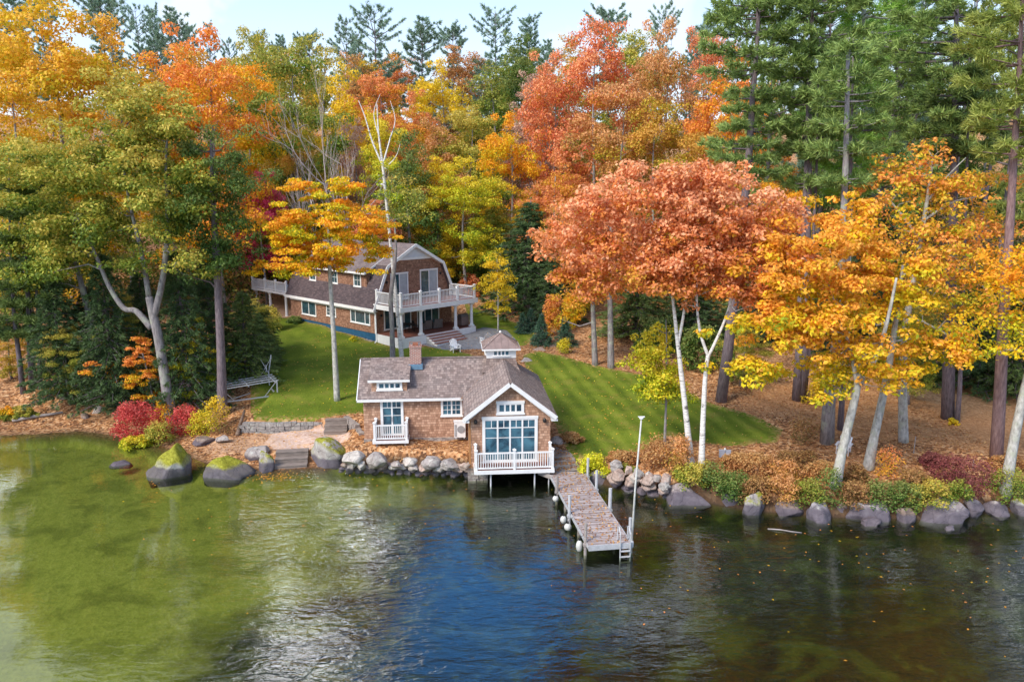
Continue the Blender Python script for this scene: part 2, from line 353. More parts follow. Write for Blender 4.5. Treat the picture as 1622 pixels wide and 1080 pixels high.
# ================================================================== TERRAIN
SHORE_PX = [(0,690),(60,687),(130,682),(185,690),(240,700),(300,722),(330,735),(375,741),(430,745),(490,741),(540,741),(640,745),(742,750)]
SHORE_PX2 = [(905,752),(965,772),(1060,790),(1130,800),(1200,812),(1320,822),(1400,823),(1500,828),(1560,815),(1622,812)]
_sp = [onz(x, y, 0) for x, y in SHORE_PX]; _sp2 = [onz(x, y, 0) for x, y in SHORE_PX2]
SX = [-220, -80, -45]+[p[0] for p in _sp]+[-1.9, 2.2]+[p[0] for p in _sp2]+[35, 60, 220]
SY = [95, 62, 48.5]+[p[1] for p in _sp]+[40.6, 40.2]+[p[1] for p in _sp2]+[34.5, 42, 70]
def shore(x): return np.interp(x, SX, SY)
def land(y): return np.interp(y, [0, 42, 64, 76, 95, 210, 320], [.95, .95, 2.5, 3.2, 6.0, 30, 44])
def hgt(x, y):
    x = np.asarray(x, float); y = np.asarray(y, float)
    d = (y-shore(x)); L_ = land(y)
    n = .10*np.sin(x*.9+1.3*np.sin(y*.5))*np.cos(y*.8+x*.3)+.05*np.sin(x*2.3+y*1.7)
    flat = smooth(-17.5, -15, x)*(1-smooth(11, 15, x))*smooth(43, 46, y)*(1-smooth(70, 80, y))
    n = n*(1-.85*flat)
    # steep rocky bank / gentle beach on the left
    steep = smooth(-10.6, -9.6, x)
    zb = -.55+(L_+.55)*smooth(-.5, 1.15, d)
    zg = np.where(d > 0, .085*d+.02, .10*d)
    # sandy terrace behind the boulders
    ter = smooth(-15.6, -14.6, x)*(1-smooth(-10.3, -9.9, x))
    zt = np.where(d > 0, .05+.47*smooth(.3, 1.7, d), .10*d)
    zl = zg*(1-ter)+zt*ter
    lip = smooth(45.2, 45.55, y+.04*np.sin(x*3))*smooth(-17.6, -16.8, x)*(1-smooth(-9.0, -8.6, x))
    left_lip = smooth(47.0, 53.0, y)*(1-smooth(-18.5, -16.5, x))
    zl = np.where(d > 0, zl*(1-np.maximum(lip, left_lip))+L_*np.maximum(lip, left_lip), zl)
    zl = np.maximum(zl, np.where(d > 6, np.minimum(L_, .3+.12*(d-6)), -9)); fb = smooth(9, 18, d); zl = zl*(1-fb)+L_*fb
    z = zl*(1-steep)+zb*steep
    bed = -.45-.06*np.maximum(-d-1, 0)-.08*smooth(-8, 6, x)*np.maximum(-d-2, 0)
    z = np.where(d < -.5, np.where(d < -1.5, np.minimum(bed, z), z), z)
    z = np.maximum(z, -4.0)
    z = z+np.where(d > .5, n*smooth(.5, 2.5, d), n*.25*(d < -1))
    hill = .9*np.sin(x*.05+1)*smooth(90, 120, y)*2
    side = smooth(24, 60, np.abs(x-2))*smooth(60, 110, y)*4
    return z+hill+side
def gz(x, y): return float(hgt(x, y))
def onG(px, py, lim=220):
    """first ground point under a pixel of the photograph"""
    r = ray(px, py); o = np.array([0, 0, CAM_H]); t = np.linspace(18, lim, 1600)
    P_ = o[None]+t[:, None]*r[None]; below = P_[:, 2] < np.maximum(hgt(P_[:, 0], P_[:, 1]), 0)
    i = int(np.argmax(below)) if below.any() else len(t)-1
    a, b = t[max(i-1, 0)], t[i]
    for _ in range(14):
        m = (a+b)/2; p = o+m*r
        if p[2] < max(gz(p[0], p[1]), 0): b = m
        else: a = m
    return o+b*r
def poly_sd(px, py, poly):
    """signed distance (positive inside) of points to a polygon"""
    poly = np.array(poly, float); n = len(poly); d = np.full(px.shape, 1e9); ins = np.zeros(px.shape, bool)
    for i in range(n):
        a, b = poly[i], poly[(i+1) % n]; e = b-a; wx, wy = px-a[0], py-a[1]
        t = np.clip((wx*e[0]+wy*e[1])/(e@e+1e-9), 0, 1); d = np.minimum(d, np.hypot(wx-e[0]*t, wy-e[1]*t))
        c = ((a[1] > py) != (b[1] > py)) & (px < (b[0]-a[0])*(py-a[1])/(b[1]-a[1]+1e-12)+a[0]); ins ^= c
    return np.where(ins, d, -d)
# house frame
HTH = radians(43.3); HA = np.array([-12.043, 64.296, 2.5]); HU = np.array([sin(HTH), cos(HTH), 0]); HV = np.array([-cos(HTH), sin(HTH), 0])
def HW(x, y, z=0): return HA+HU*x+HV*y+np.array([0, 0, z])
LAWN_L = [onG(*p)[:2] for p in [(418,560),(398,600),(397,650),(402,664),(440,667),(500,664),(560,655),(640,655),(700,640)]]+[(-2, 49), (-1.2, 58), HW(3,-6)[:2], HW(0,-2)[:2], HW(0,17)[:2], onG(425,530)[:2]]
LAWN_R = [onG(*p)[:2] for p in [(828,562),(850,556),(885,562),(940,578),(1040,598),(1130,640),(1205,662),(1240,680),(1232,700),(1180,706),(1120,702),(1060,690),(1010,715),(960,728),(925,733)]]+[(3.2, 39.5), (2.8, 44), (1.5, 49.5)]
LAWN_U = [onG(*p)[:2] for p in [(735,478),(775,497),(820,512),(850,530),(832,548),(800,545),(748,522)]]
SAND = [onG(*p)[:2] for p in [(432,682),(548,680),(556,692),(520,700),(492,712),(436,712),(418,704)]]
SANDL = [onG(*p)[:2] for p in [(320,705),(390,690),(430,684),(440,712),(395,716),(345,722)]]
PATIO = [HW(*p)[:2] for p in [(2,-3.4),(2.4,-6.4),(5,-8.8),(9,-8.6),(11,-5.5),(10.5,-3.0)]]
PINEN = [onG(*p)[:2] for p in [(1160,660),(1240,655),(1330,690),(1420,700),(1622,720),(1640,560),(1300,600),(1200,610)]]
DRIVE = [HW(*p)[:2] for p in [(-3,15),(-3,27),(12,30),(12,14.6),(.5,14.6)]]

def axis_pts(segs):
    out = []
    for a, b, st in segs: out.extend(np.arange(a, b, st))
    return np.array(out+[segs[-1][1]])
def build_ground():
    xs = axis_pts([(-260,-60,8), (-60,-36,1.0), (-36,28,.25), (28,60,1.0), (60,260,8)])
    ys = axis_pts([(-60,16,4), (16,30,.5), (30,56,.22), (56,90,.6), (90,200,4), (200,330,10)])
    X, Y = np.meshgrid(xs, ys); Z = hgt(X, Y)
    nx, ny = len(xs), len(ys); co = np.stack([X, Y, Z], -1).reshape(-1, 3).astype(np.float32)
    i = np.arange(ny-1)[:, None]*nx+np.arange(nx-1)[None]; q = np.stack([i, i+1, i+nx+1, i+nx], -1).reshape(-1, 4)
    me = mesh_np('ground', co, q)
    fx, fy = co[:, 0], co[:, 1]
    ins = lambda P_: np.clip(.5+poly_sd(fx, fy, P_)/2.0, 0, 1)
    lawn = np.maximum(np.maximum(ins(LAWN_L), ins(LAWN_R)), ins(LAWN_U))
    sd = fy-shore(fx)
    for nm, arr in (('lawn', lawn), ('sand', ins(SAND)), ('sandl', ins(SANDL)), ('patio', ins(PATIO)), ('pinen', ins(PINEN)), ('drive', ins(DRIVE))):
        a = me.attributes.new(nm, 'FLOAT', 'POINT'); a.data.foreach_set('value', arr.astype(np.float32))
    me.polygons.foreach_set('use_smooth', [True]*len(me.polygons))
    g = G('ground_surface'); pos = g.pos; A = lambda nm: g.n('ShaderNodeAttribute', attribute_name=nm).outputs['Fac']
    flatp = g.mapping(pos, (1, 1, .2)); wob = g.math('MULTIPLY', g.math('SUBTRACT', g.noise(flatp, 1.6, 4, .7), .5), .55)
    def mask(nm, w=.02, amt=1.0): return g.ramp(g.math('ADD', A(nm), g.math('MULTIPLY', wob, amt)), [(.5-w, 0), (.5+w, 1)])
    # leaf litter: individual leaf cells
    vo = g.n('ShaderNodeTexVoronoi', {'Vector': flatp, 'Scale': 7.0}); vc = g.n('ShaderNodeSeparateColor', {0: vo.outputs['Color']}).outputs[0]
    lit = g.ramp(vc, [(0, (.10,.05,.028)), (.3, (.28,.13,.055)), (.55, (.46,.22,.09)), (.8, (.60,.33,.16)), (1, (.68,.44,.24))])
    big = g.noise(flatp, .22, 5, .6)
    lit = g.mix(g.ramp(big, [(.45, 0), (.66, .6)]), lit, (.13,.058,.032))
    pn = g.ramp(g.noise(flatp, 9, 5, .8), [(.3, (.28,.12,.05)), (.5, (.52,.26,.11)), (.7, (.68,.40,.20))])
    lit = g.mix(mask('pinen', .2), lit, g.mix(.35, pn, lit))
    # mown lawn with faint stripes running away from the lake
    gr = g.noise(flatp, 12, 4, .7); gb = g.noise(flatp, .35, 4, .6)
    pa, pb = onG(890, 575), onG(990, 680); dd = (pb-pa)[:2]; dd = dd/np.linalg.norm(dd); nn_ = (-dd[1]*5.2, dd[0]*5.2)
    st = g.math('SINE', g.math('ADD', g.math('MULTIPLY', g.n('ShaderNodeSeparateXYZ', {0: pos}).outputs['X'], float(nn_[0])), g.math('ADD', g.math('MULTIPLY', g.n('ShaderNodeSeparateXYZ', {0: pos}).outputs['Y'], float(nn_[1])), g.math('MULTIPLY', wob, 1.5))))
    st = g.math('MULTIPLY', st, g.n('ShaderNodeMapRange', {'Value': g.n('ShaderNodeSeparateXYZ', {0: pos}).outputs['X'], 'From Min': -4.0, 'From Max': 1.0, 'To Min': .2, 'To Max': 1.25}).outputs[0])
    k = g.math('ADD', g.math('MULTIPLY', gr, .42), g.math('ADD', g.math('MULTIPLY', gb, .62), g.math('MULTIPLY', st, .06)))
    k = g.math('SUBTRACT', k, .045)
    lawnc = g.ramp(k, [(.3, (.06,.095,.008)), (.45, (.11,.155,.012)), (.6, (.17,.215,.022)), (.75, (.26,.26,.04))])
    fl = g.n('ShaderNodeTexVoronoi', {'Vector': flatp, 'Scale': 2.6}); dry = g.ramp(g.noise(flatp, .6, 3), [(.55, 0), (.72, .5)])
    lawnc = g.mix(dry, lawnc, (.24,.20,.045))
    c = g.mix(mask('lawn', .015, .12), lit, lawnc)
    rim = g.ramp(g.math('ADD', A('lawn'), g.math('MULTIPLY', wob, .5)), [(.45, 0), (.5, .55), (.85, 0)])
    c = g.mix(g.math('MULTIPLY', rim, g.ramp(vc, [(.45, 0), (.5, 1)])), c, lit)
    sn = g.ramp(g.noise(flatp, 5, 5, .7), [(.3, (.46,.30,.23)), (.6, (.66,.50,.41)), (.8, (.74,.60,.50))])
    sn = g.mix(g.ramp(vc, [(.80, 0), (.84, .8)]), sn, lit)
    c = g.mix(mask('sand', .05, .5), c, sn)
    c = g.mix(g.math('MULTIPLY', mask('sandl', .2, .8), .55), c, (.50,.33,.22))
    pt = g.ramp(g.noise(flatp, 2.5, 4), [(.3, (.17,.17,.18)), (.7, (.26,.26,.27))])
    c = g.mix(mask('patio', .02, .15), c, pt); c = g.mix(mask('drive', .1, .3), c, (.52,.33,.22))
    # damp strip and lake bed
    z = g.n('ShaderNodeSeparateXYZ', {0: pos}).outputs['Z']; x = g.n('ShaderNodeSeparateXYZ', {0: pos}).outputs['X']; y = g.n('ShaderNodeSeparateXYZ', {0: pos}).outputs['Y']
    c = g.mix(g.ramp(z, [(.0, .75), (.10, 0)]), c, (.07,.045,.025))
    soil = g.n('ShaderNodeMapRange', {'Value': z, 'From Min': .45, 'From Max': .75, 'To Min': .85, 'To Max': 0.0}).outputs[0]
    sx_ = g.n('ShaderNodeMapRange', {'Value': x, 'From Min': -10.2, 'From Max': -9.4}).outputs[0]
    c = g.mix(g.math('MULTIPLY', soil, sx_), c, (.055,.038,.026))
    sandy = g.ramp(g.noise(flatp, 3, 5, .75), [(.3, (.135,.148,.022)), (.55, (.195,.20,.035)), (.8, (.26,.25,.065))])
    weed = g.ramp(g.noise(flatp, 1.1, 6, .7), [(.38, (.003,.005,.003)), (.57, (.007,.010,.003)), (.73, (.048,.058,.009))])
    big2 = g.noise(g.mapping(pos, (1, 1, .1)), .16, 5, .62)
    fx_ = g.math('ADD', g.math('MULTIPLY', x, .068), g.math('MULTIPLY', g.math('SUBTRACT', big2, .5), 1.5))
    fx_ = g.math('ADD', fx_, g.math('MULTIPLY', g.math('SUBTRACT', 30.0, y), .035))
    wm = g.ramp(g.math('ADD', fx_, 1.06), [(.34, 0), (.62, 1)])
    bed = g.mix(wm, sandy, weed)
    patches = g.ramp(g.noise(g.mapping(pos, (1, 1.3, .1)), .42, 4, .6, .5), [(.38, .85), (.5, 0)])
    bed = g.mix(patches, bed, g.mix(.55, bed, (.05,.062,.008)))
    lit2 = g.ramp(z, [(-.5, 0), (-.02, .7)]) 
    bm = g.n('ShaderNodeMapRange', {'Value': z, 'From Min': -.03, 'From Max': -.10, 'To Min': 0.0, 'To Max': 1.0}).outputs[0]
    near = g.n('ShaderNodeMapRange', {'Value': z, 'From Min': -.30, 'From Max': -.03, 'To Min': 0.0, 'To Max': .6}).outputs[0]
    bed = g.mix(near, bed, (.085,.065,.025))
    c = g.mix(bm, c, bed)
    hb = g.math('ADD', g.math('MULTIPLY', vo.outputs['Distance'], .6), g.noise(flatp, 3.0, 4))
    me.materials.append(g.pbr(c, .95, g.bump(hb, .7, .05), .15))
    o = bpy.data.objects.new('ground', me); COL.objects.link(o); tag(o, 'leaf strewn shore ground with mown lawn, sand and lake bed', 'ground', kind='structure')

def mesh_np(name, co, faces):
    """faces: (n,k) int array"""
    me = bpy.data.meshes.new(name); nf, k = faces.shape
    me.vertices.add(len(co)); me.vertices.foreach_set('co', np.ascontiguousarray(co, dtype=np.float32).ravel())
    me.loops.add(nf*k); me.loops.foreach_set('vertex_index', faces.astype(np.int32).ravel())
    me.polygons.add(nf); me.polygons.foreach_set('loop_start', np.arange(0, nf*k, k, dtype=np.int32))
    me.update(calc_edges=True); return me
build_ground()

def build_water():
    me = bpy.data.meshes.new('lake_water')
    me.from_pydata([(-260,-60,0),(260,-60,0),(260,110,0),(-260,110,0)], [], [(0,1,2,3)]); me.update()
    g = G('lake_water'); pos = g.pos
    y = g.n('ShaderNodeSeparateXYZ', {0: pos}).outputs['Y']; x = g.n('ShaderNodeSeparateXYZ', {0: pos}).outputs['X']
    w1 = g.noise(g.mapping(pos, (.75, 2.0, 1), (0,0,.10)), 1.0, 2, .5, .8)
    w2 = g.noise(g.mapping(pos, (1.0, 2.2, 1), (0,0,-.18)), 2.4, 3, .6, .5)
    w3 = g.noise(pos, .18, 2)
    amp = g.ramp(g.noise(g.mapping(pos, (1,.7,1), (0,0,.5)), .10, 3), [(.36, .5), (.58, 1)])
    left = g.n('ShaderNodeMapRange', {'Value': x, 'From Min': -16.0, 'From Max': -6.0, 'To Min': .18, 'To Max': 1.0}).outputs[0]
    h = g.math('ADD', g.math('MULTIPLY', w1, 1.0), g.math('MULTIPLY', w2, .42))
    brz = g.math('MULTIPLY', g.n('ShaderNodeMapRange', {'Value': x, 'From Min': -15.0, 'From Max': -11.0}).outputs[0], g.n('ShaderNodeMapRange', {'Value': x, 'From Min': 1.0, 'From Max': -4.0}).outputs[0])
    h = g.math('MULTIPLY', h, g.math('ADD', 1.0, g.math('MULTIPLY', brz, .6)))
    h = g.math('MULTIPLY', h, g.math('MULTIPLY', amp, left))
    nm = g.bump(h, 1.0, .037)
    fr = g.n('ShaderNodeFresnel', {'IOR': 1.6, 'Normal': nm}).outputs[0]
    fr = g.math('MULTIPLY', fr, g.math('SUBTRACT', 1.0, g.n('ShaderNodeNewGeometry').outputs['Backfacing']))
    gl = g.n('ShaderNodeBsdfGlossy', {'Color': (1,1,1,1), 'Roughness': .03, 'Normal': nm}).outputs[0]
    tr = g.n('ShaderNodeBsdfTransparent', {'Color': (.80,.86,.74,1)}).outputs[0]
    g.t.links.new(g.n('ShaderNodeMixShader', {0: fr, 1: tr, 2: gl}).outputs[0], g.out.inputs[0])
    me.materials.append(g.m); o = bpy.data.objects.new('lake_water', me); COL.objects.link(o)
    tag(o, 'rippled clear lake water with a green shallow bed', 'water', kind='structure')
build_water()

# ================================================================== FOLIAGE ENGINE
def leaf_mesh(name, P_, Nn, size, val, wv, aspect=.62, droop=None):
    """P_ centres, Nn normals; every leaf a pointed quad"""
    n = len(P_); rng = np.random.default_rng(n)
    Nn = Nn/(np.linalg.norm(Nn, axis=1, keepdims=True)+1e-9)
    r = rng.normal(size=(n, 3)) if droop is None else droop+rng.normal(size=(n, 3))*.35
    a = np.cross(Nn, r); a /= np.linalg.norm(a, axis=1, keepdims=True)+1e-9; b = np.cross(a, Nn)
    s = (size*rng.uniform(.7, 1.3, n))[:, None]
    v0 = P_-b*s*.55; v1 = P_+a*s*aspect*.5+Nn*s*.08; v2 = P_+b*s*.55; v3 = P_-a*s*aspect*.5+Nn*s*.08
    co = np.stack([v0, v1, v2, v3], 1).reshape(-1, 3); f = np.arange(n*4).reshape(-1, 4)
    me = mesh_np(name, co, f)
    for nm, arr in (('v', val), ('w', wv)):
        at = me.attributes.new(nm, 'FLOAT', 'POINT'); at.data.foreach_set('value', np.repeat(arr, 4).astype(np.float32))
    return me

def clump_leaves(centres, radii, per, rng, flat=.6, up=.55, val=None):
    Ps, Ns, Vs, Ws = [], [], [], []
    for i, (c, r) in enumerate(zip(centres, radii)):
        m = max(6, int(per*rng.uniform(.75, 1.25)*(r/np.mean(radii))**1.6))
        d = rng.normal(size=(m, 3)); d[:, 2] += .25; d /= np.linalg.norm(d, axis=1, keepdims=True)
        rr = r*rng.uniform(.25, 1.0, m)**.55*rng.uniform(.8, 1.2, m)
        p = c+d*rr[:, None]*np.array([1, 1, flat]); nn = d*.7+rng.normal(size=(m, 3))*.55; nn[:, 2] += up
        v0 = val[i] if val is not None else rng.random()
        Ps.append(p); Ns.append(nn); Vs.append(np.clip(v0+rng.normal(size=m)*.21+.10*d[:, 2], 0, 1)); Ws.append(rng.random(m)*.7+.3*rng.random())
    return np.concatenate(Ps), np.concatenate(Ns), np.concatenate(Vs), np.concatenate(Ws)

def grow(skel, centres, mb, rng, r0=.07, sides=4):
    """join every clump to the nearest lower point of the wood"""
    nodes = np.array([p for p, r in skel], float); rad = [r for p, r in skel]
    cs = list(range(len(centres))); base = nodes.copy()
    d0 = [np.min(np.linalg.norm(base-centres[i], axis=1)) for i in cs]; cs.sort(key=lambda i: d0[i])
    for i in cs:
        c = centres[i]; dv = c-nodes; dist = np.linalg.norm(dv, axis=1)+np.maximum(-dv[:, 2], 0)*1.6
        j = int(np.argmin(dist)); p = nodes[j]; r1 = min(rad[j]*.7, r0*(1+.12*np.linalg.norm(c-p)))
        mid = (p+c)/2+rng.normal(size=3)*.12*np.linalg.norm(c-p); mid[2] -= .04*np.linalg.norm(c-p)
        mb.tube([p, mid, c], [r1, r1*.72, r1*.4], sides, cap=False)
        nodes = np.vstack([nodes, mid, c]); rad += [r1*.7, r1*.55]

def add_tree(name, base, rz, label, cat, trunk_me, crown_me, bark, lf, group=None, scale=(1,1,1)):
    o = empty(name, base, rz, label, cat, group)
    for nm, me, mt in (('trunk', trunk_me, bark), ('crown', crown_me, lf)):
        if me is None: continue
        c = bpy.data.objects.new(nm, me); COL.objects.link(c); c.parent = o; c.scale = scale
        if not len(me.materials): me.materials.append(mt)
        c.material_slots[0].link = 'OBJECT'; c.material_slots[0].material = mt
    return o
def mb_mesh(mb, name, sm=True):
    me = bpy.data.meshes.new(name); me.from_pydata(mb.v, [], mb.f); me.update()
    if sm: me.polygons.foreach_set('use_smooth', [True]*len(me.polygons))
    return me

def hero(name, label, cat, stems, blobs, n, lf, bark, leafs=.17, per=110, cr=1.0, seed=1, flat=.6, Y=None, group=None, twig=.06, hval=.55, sides=10, top_r=None):
    """stems: polylines of (px,py,radius[,dY]); the first point of the first stem stands on the ground.
       blobs: (px,py,rx_px,ry_px[,dY]) lobes of the crown at the depth of the tree"""
    rng = np.random.default_rng(seed)
    p0 = stems[0][0]
    if Y is None: base = onG(p0[0], p0[1])
    else:
        q = onY(p0[0], p0[1], Y); base = np.array([q[0], Y, gz(q[0], Y)])
    Y0 = base[1]; mb = MB(); skel = []
    for si, st in enumerate(stems):
        pts, rad = [], []
        for k, s_ in enumerate(st):
            dY = s_[3] if len(s_) > 3 else 0
            q = base.copy() if (si == 0 and k == 0) else (onG(s_[0], s_[1]) if (len(s_) > 4) else onY(s_[0], s_[1], Y0+dY))
            pts.append(q-base); rad.append(s_[2])
        if si == 0 or len(st[0]) > 4: pts[0] = pts[0]-np.array([0, 0, .3]); rad[0] *= 1.25
        # smooth the polyline
        P_, R_ = [], []
        for k in range(len(pts)-1):
            for t in np.linspace(0, 1, 5)[:-1]:
                pa, pb = pts[max(k-1, 0)], pts[min(k+2, len(pts)-1)]; a, b = pts[k], pts[k+1]
                h = .5*((2*a)+(b-pa)*t+(2*pa-5*a+4*b-pb)*t*t+(3*a-pa-3*b+pb)*t**3); P_.append(h); R_.append(rad[k]*(1-t)+rad[k+1]*t)
        P_.append(pts[-1]); R_.append(rad[-1])
        if top_r: P_ = [p+rng.normal(size=3)*top_r*.3 for p in P_]
        mb.tube(P_, R_, sides); skel += list(zip(P_[len(P_)//3:] if si == 0 else P_, R_[len(P_)//3:] if si == 0 else R_))
    B = []
    for b in blobs:
        dY = b[4] if len(b) > 4 else 0
        c = onY(b[0], b[1], Y0+dY)-base; k = (Y0+dY)/(FPX*CP)
        B.append((c, np.array([b[2]*k, max(b[2]*k*.75, 1.0), b[3]*k])))
    vol = np.array([b[1][0]*b[1][2]*(b[1][1]**.5) for b in B]); pr = vol/vol.sum()
    C, V_ = [], []
    zlo = min(b[0][2]-b[1][2] for b in B); zhi = max(b[0][2]+b[1][2] for b in B)
    tries = 0; BC = []; nb_ = max(3, int(n/5.2)); span = cr*1.55
    while len(BC) < nb_ and tries < nb_*14:
        tries += 1
        b = B[rng.choice(len(B), p=pr)]; d = rng.normal(size=3); d /= np.linalg.norm(d); d *= rng.uniform(.25, 1.12)**.5
        c = b[0]+d*b[1]
        if BC and np.min(np.linalg.norm((np.array(BC)-c)*np.array([1, .8, 1.5]), axis=1)) < span*.86: continue
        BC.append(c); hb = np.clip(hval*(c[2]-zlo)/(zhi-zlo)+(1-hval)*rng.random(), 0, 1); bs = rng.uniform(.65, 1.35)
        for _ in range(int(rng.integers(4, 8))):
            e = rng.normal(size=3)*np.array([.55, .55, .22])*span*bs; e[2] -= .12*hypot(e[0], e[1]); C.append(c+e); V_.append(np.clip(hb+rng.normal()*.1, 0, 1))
    C = np.array(C); R_ = cr*.8*rng.uniform(.6, 1.25, len(C))
    grow(skel, C, mb, rng, twig)
    P_, Nn, V1, W1 = clump_leaves(C, R_, per, rng, flat, val=V_)
    cm = leaf_mesh(name+'_crown', P_, Nn, np.full(len(P_), leafs), V1, W1)
    return add_tree(name, base, 0, label, cat, mb_mesh(mb, name+'_trunk'), cm, M[bark], L(lf), group)

# ---------------------------------------------------- shared prototypes (20 m tall, unit meshes reused with obj data sharing)
def proto_broad(seed, h=20., cw=5.0, c0=.22, n=150, per=75, leafs=.24, cr=1.15, shape='round'):
    rng = np.random.default_rng(seed); mb = MB(); zc0 = h*c0
    ax = [np.array([.25*sin(z*.3+seed), .25*cos(z*.23+seed), z]) for z in np.linspace(-.4, h*.88, 9)]
    mb.tube(ax, list(np.linspace(.26, .05, 9)), 7); skel = list(zip(ax[3:], np.linspace(.2, .05, 6)))
    C, V_ = [], []; BC = []; t = 0
    while len(C) < n and t < n*20:
        t += 1; u = rng.random()**.8; z = zc0+(h-zc0)*u
        prof = {'round': sin(pi*min(.97, .16+.80*u))**.7, 'cone': (1-u)**.75*1.05+.08, 'vase': .45+.6*sin(pi*min(.93, u*.9+.15))}[shape]
        lob = 1+.22*sin(3*atan2(1, 1)+seed+u*9)
        a = rng.uniform(0, 2*pi); rr = cw*prof*(1+.18*sin(3*a+seed*2+u*7))*lob*rng.uniform(.25, 1)**.5
        c = np.array([rr*cos(a), rr*sin(a), z-.06*rr])
        if BC and np.min(np.linalg.norm((np.array(BC)-c)*np.array([1, 1, 1.4]), axis=1)) < cr*1.25: continue
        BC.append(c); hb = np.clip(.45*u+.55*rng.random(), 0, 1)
        for _ in range(int(rng.integers(4, 8))):
            e = rng.normal(size=3)*np.array([.85, .85, .36])*cr; e[2] -= .12*hypot(e[0], e[1]); C.append(c+e); V_.append(np.clip(hb+rng.normal()*.1, 0, 1))
    C = np.array(C); grow(skel, C, mb, rng, .06, 3)
    P_, Nn, V1, W1 = clump_leaves(C, cr*.85*rng.uniform(.6, 1.3, len(C)), per, rng, .62, val=V_)
    return mb_mesh(mb, 'broadleaf_trunk'), leaf_mesh('broadleaf_crown', P_, Nn, np.full(len(P_), leafs), V1, W1), cw

def needles(centres, dirs, per, rng, ln=.34, wd=.05, up=.5, vals=None):
    """tufts of needle blades (thin triangles)"""
    m = len(centres); N_ = m*per
    c = np.repeat(centres, per, 0); d = np.repeat(dirs, per, 0)+rng.normal(size=(N_, 3))*.62; d[:, 2] += up*.6
    d /= np.linalg.norm(d, axis=1, keepdims=True)+1e-9
    s = np.cross(d, rng.normal(size=(N_, 3))); s /= np.linalg.norm(s, axis=1, keepdims=True)+1e-9
    l_ = ln*rng.uniform(.7, 1.25, N_)[:, None]; c = c+rng.normal(size=(N_, 3))*.06
    co = np.stack([c-s*wd*.5, c+s*wd*.5, c+d*l_], 1).reshape(-1, 3)
    v = np.repeat(vals if vals is not None else rng.random(m), per); v = np.clip(v+rng.normal(size=N_)*.12, 0, 1)
    return co, v, rng.random(N_)
def tri_mesh(name, co, v, w):
    me = mesh_np(name, co, np.arange(len(co)).reshape(-1, 3))
    for nm, arr in (('v', v), ('w', w)):
        at = me.attributes.new(nm, 'FLOAT', 'POINT'); at.data.foreach_set('value', np.repeat(arr, 3).astype(np.float32))
    return me
def proto_pine(seed, h=28., c0=.35, cw=4.2, whorl=1.05, nb=5, tuft=13, per=11, ln=.42, wd=.075, shape='white', lean=0.0):
    rng = np.random.default_rng(seed); mb = MB()
    ax = lambda z: np.array([lean*z+.18*sin(z*.25+seed), .18*cos(z*.2+seed), z])
    zs = np.linspace(-.4, h*.99, 14); mb.tube([ax(z) for z in zs], list(np.linspace(.34, .035, 14)), 9)
    C, D, V_ = [], [], []
    z = h*c0
    while z < h-.3:
        u = (z-h*c0)/(h*(1-c0))
        if shape == 'white': prof = min(1, (1-u)*4.2+.16)**.7*(.68+.32*sin(u*14+seed))+.05
        elif shape == 'hemlock': prof = (1-u)**.8+.06
        else: prof = (1-u)+.03
        a0 = rng.uniform(0, 2*pi); k_ = nb+int(rng.integers(-1, 2))
        for k in range(k_):
            if shape == 'white' and rng.random() < .13: continue
            a = a0+2*pi*k/k_+rng.normal()*.25; Lb = cw*prof*rng.uniform(.40 if shape == 'white' else .8, 1.25)
            el = {'white': .05+.55*u, 'hemlock': -.10, 'spruce': -.05}[shape]+rng.normal()*.07
            dv = np.array([cos(a), sin(a), 0]); p0 = ax(z+rng.uniform(-.15, .15)); pts = []
            for t in (0, .35, .7, 1.0):
                zz = Lb*t*el+(.12*Lb*t*t if shape == 'white' else -.10*Lb*t*t); pts.append(p0+dv*Lb*t+np.array([0, 0, zz]))
            rb = .018+.011*Lb; mb.tube(pts, [rb, rb*.75, rb*.5, rb*.2], 4, cap=False)
            nt = max(6, int(tuft*(Lb/cw)**1.0+1)); sv = np.array([-sin(a), cos(a), 0])
            for q in range(nt):
                t = rng.uniform(.28 if shape == 'white' else .05, 1.02)**.75; w = rng.uniform(-1, 1)*.30*Lb*(1.15-t)*(1 if shape != 'hemlock' else 1.2)
                i = min(2, int(t*3)); c = pts[0]*(1-t)+pts[3]*t; c[2] = p0[2]+Lb*t*el+(.12 if shape == 'white' else -.10)*Lb*t*t
                c = c+sv*w+np.array([0, 0, rng.normal()*.06]); C.append(c); dd = dv*.8+sv*np.sign(w)*.55
                if shape == 'hemlock': dd = dd+np.array([0, 0, -.45])
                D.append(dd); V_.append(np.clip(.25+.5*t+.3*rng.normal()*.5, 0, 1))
        z += whorl*rng.uniform(.75, 1.25)*(1 if shape == 'white' else .8)
    C.append(ax(h)); D.append(np.array([0, 0, 1.])); V_.append(.8)
    co, v, w = needles(np.array(C), np.array(D), per, rng, ln, wd, .55 if shape == 'white' else .1, np.array(V_))
    return mb_mesh(mb, 'conifer_trunk'), tri_mesh('conifer_crown', co, v, w), cw
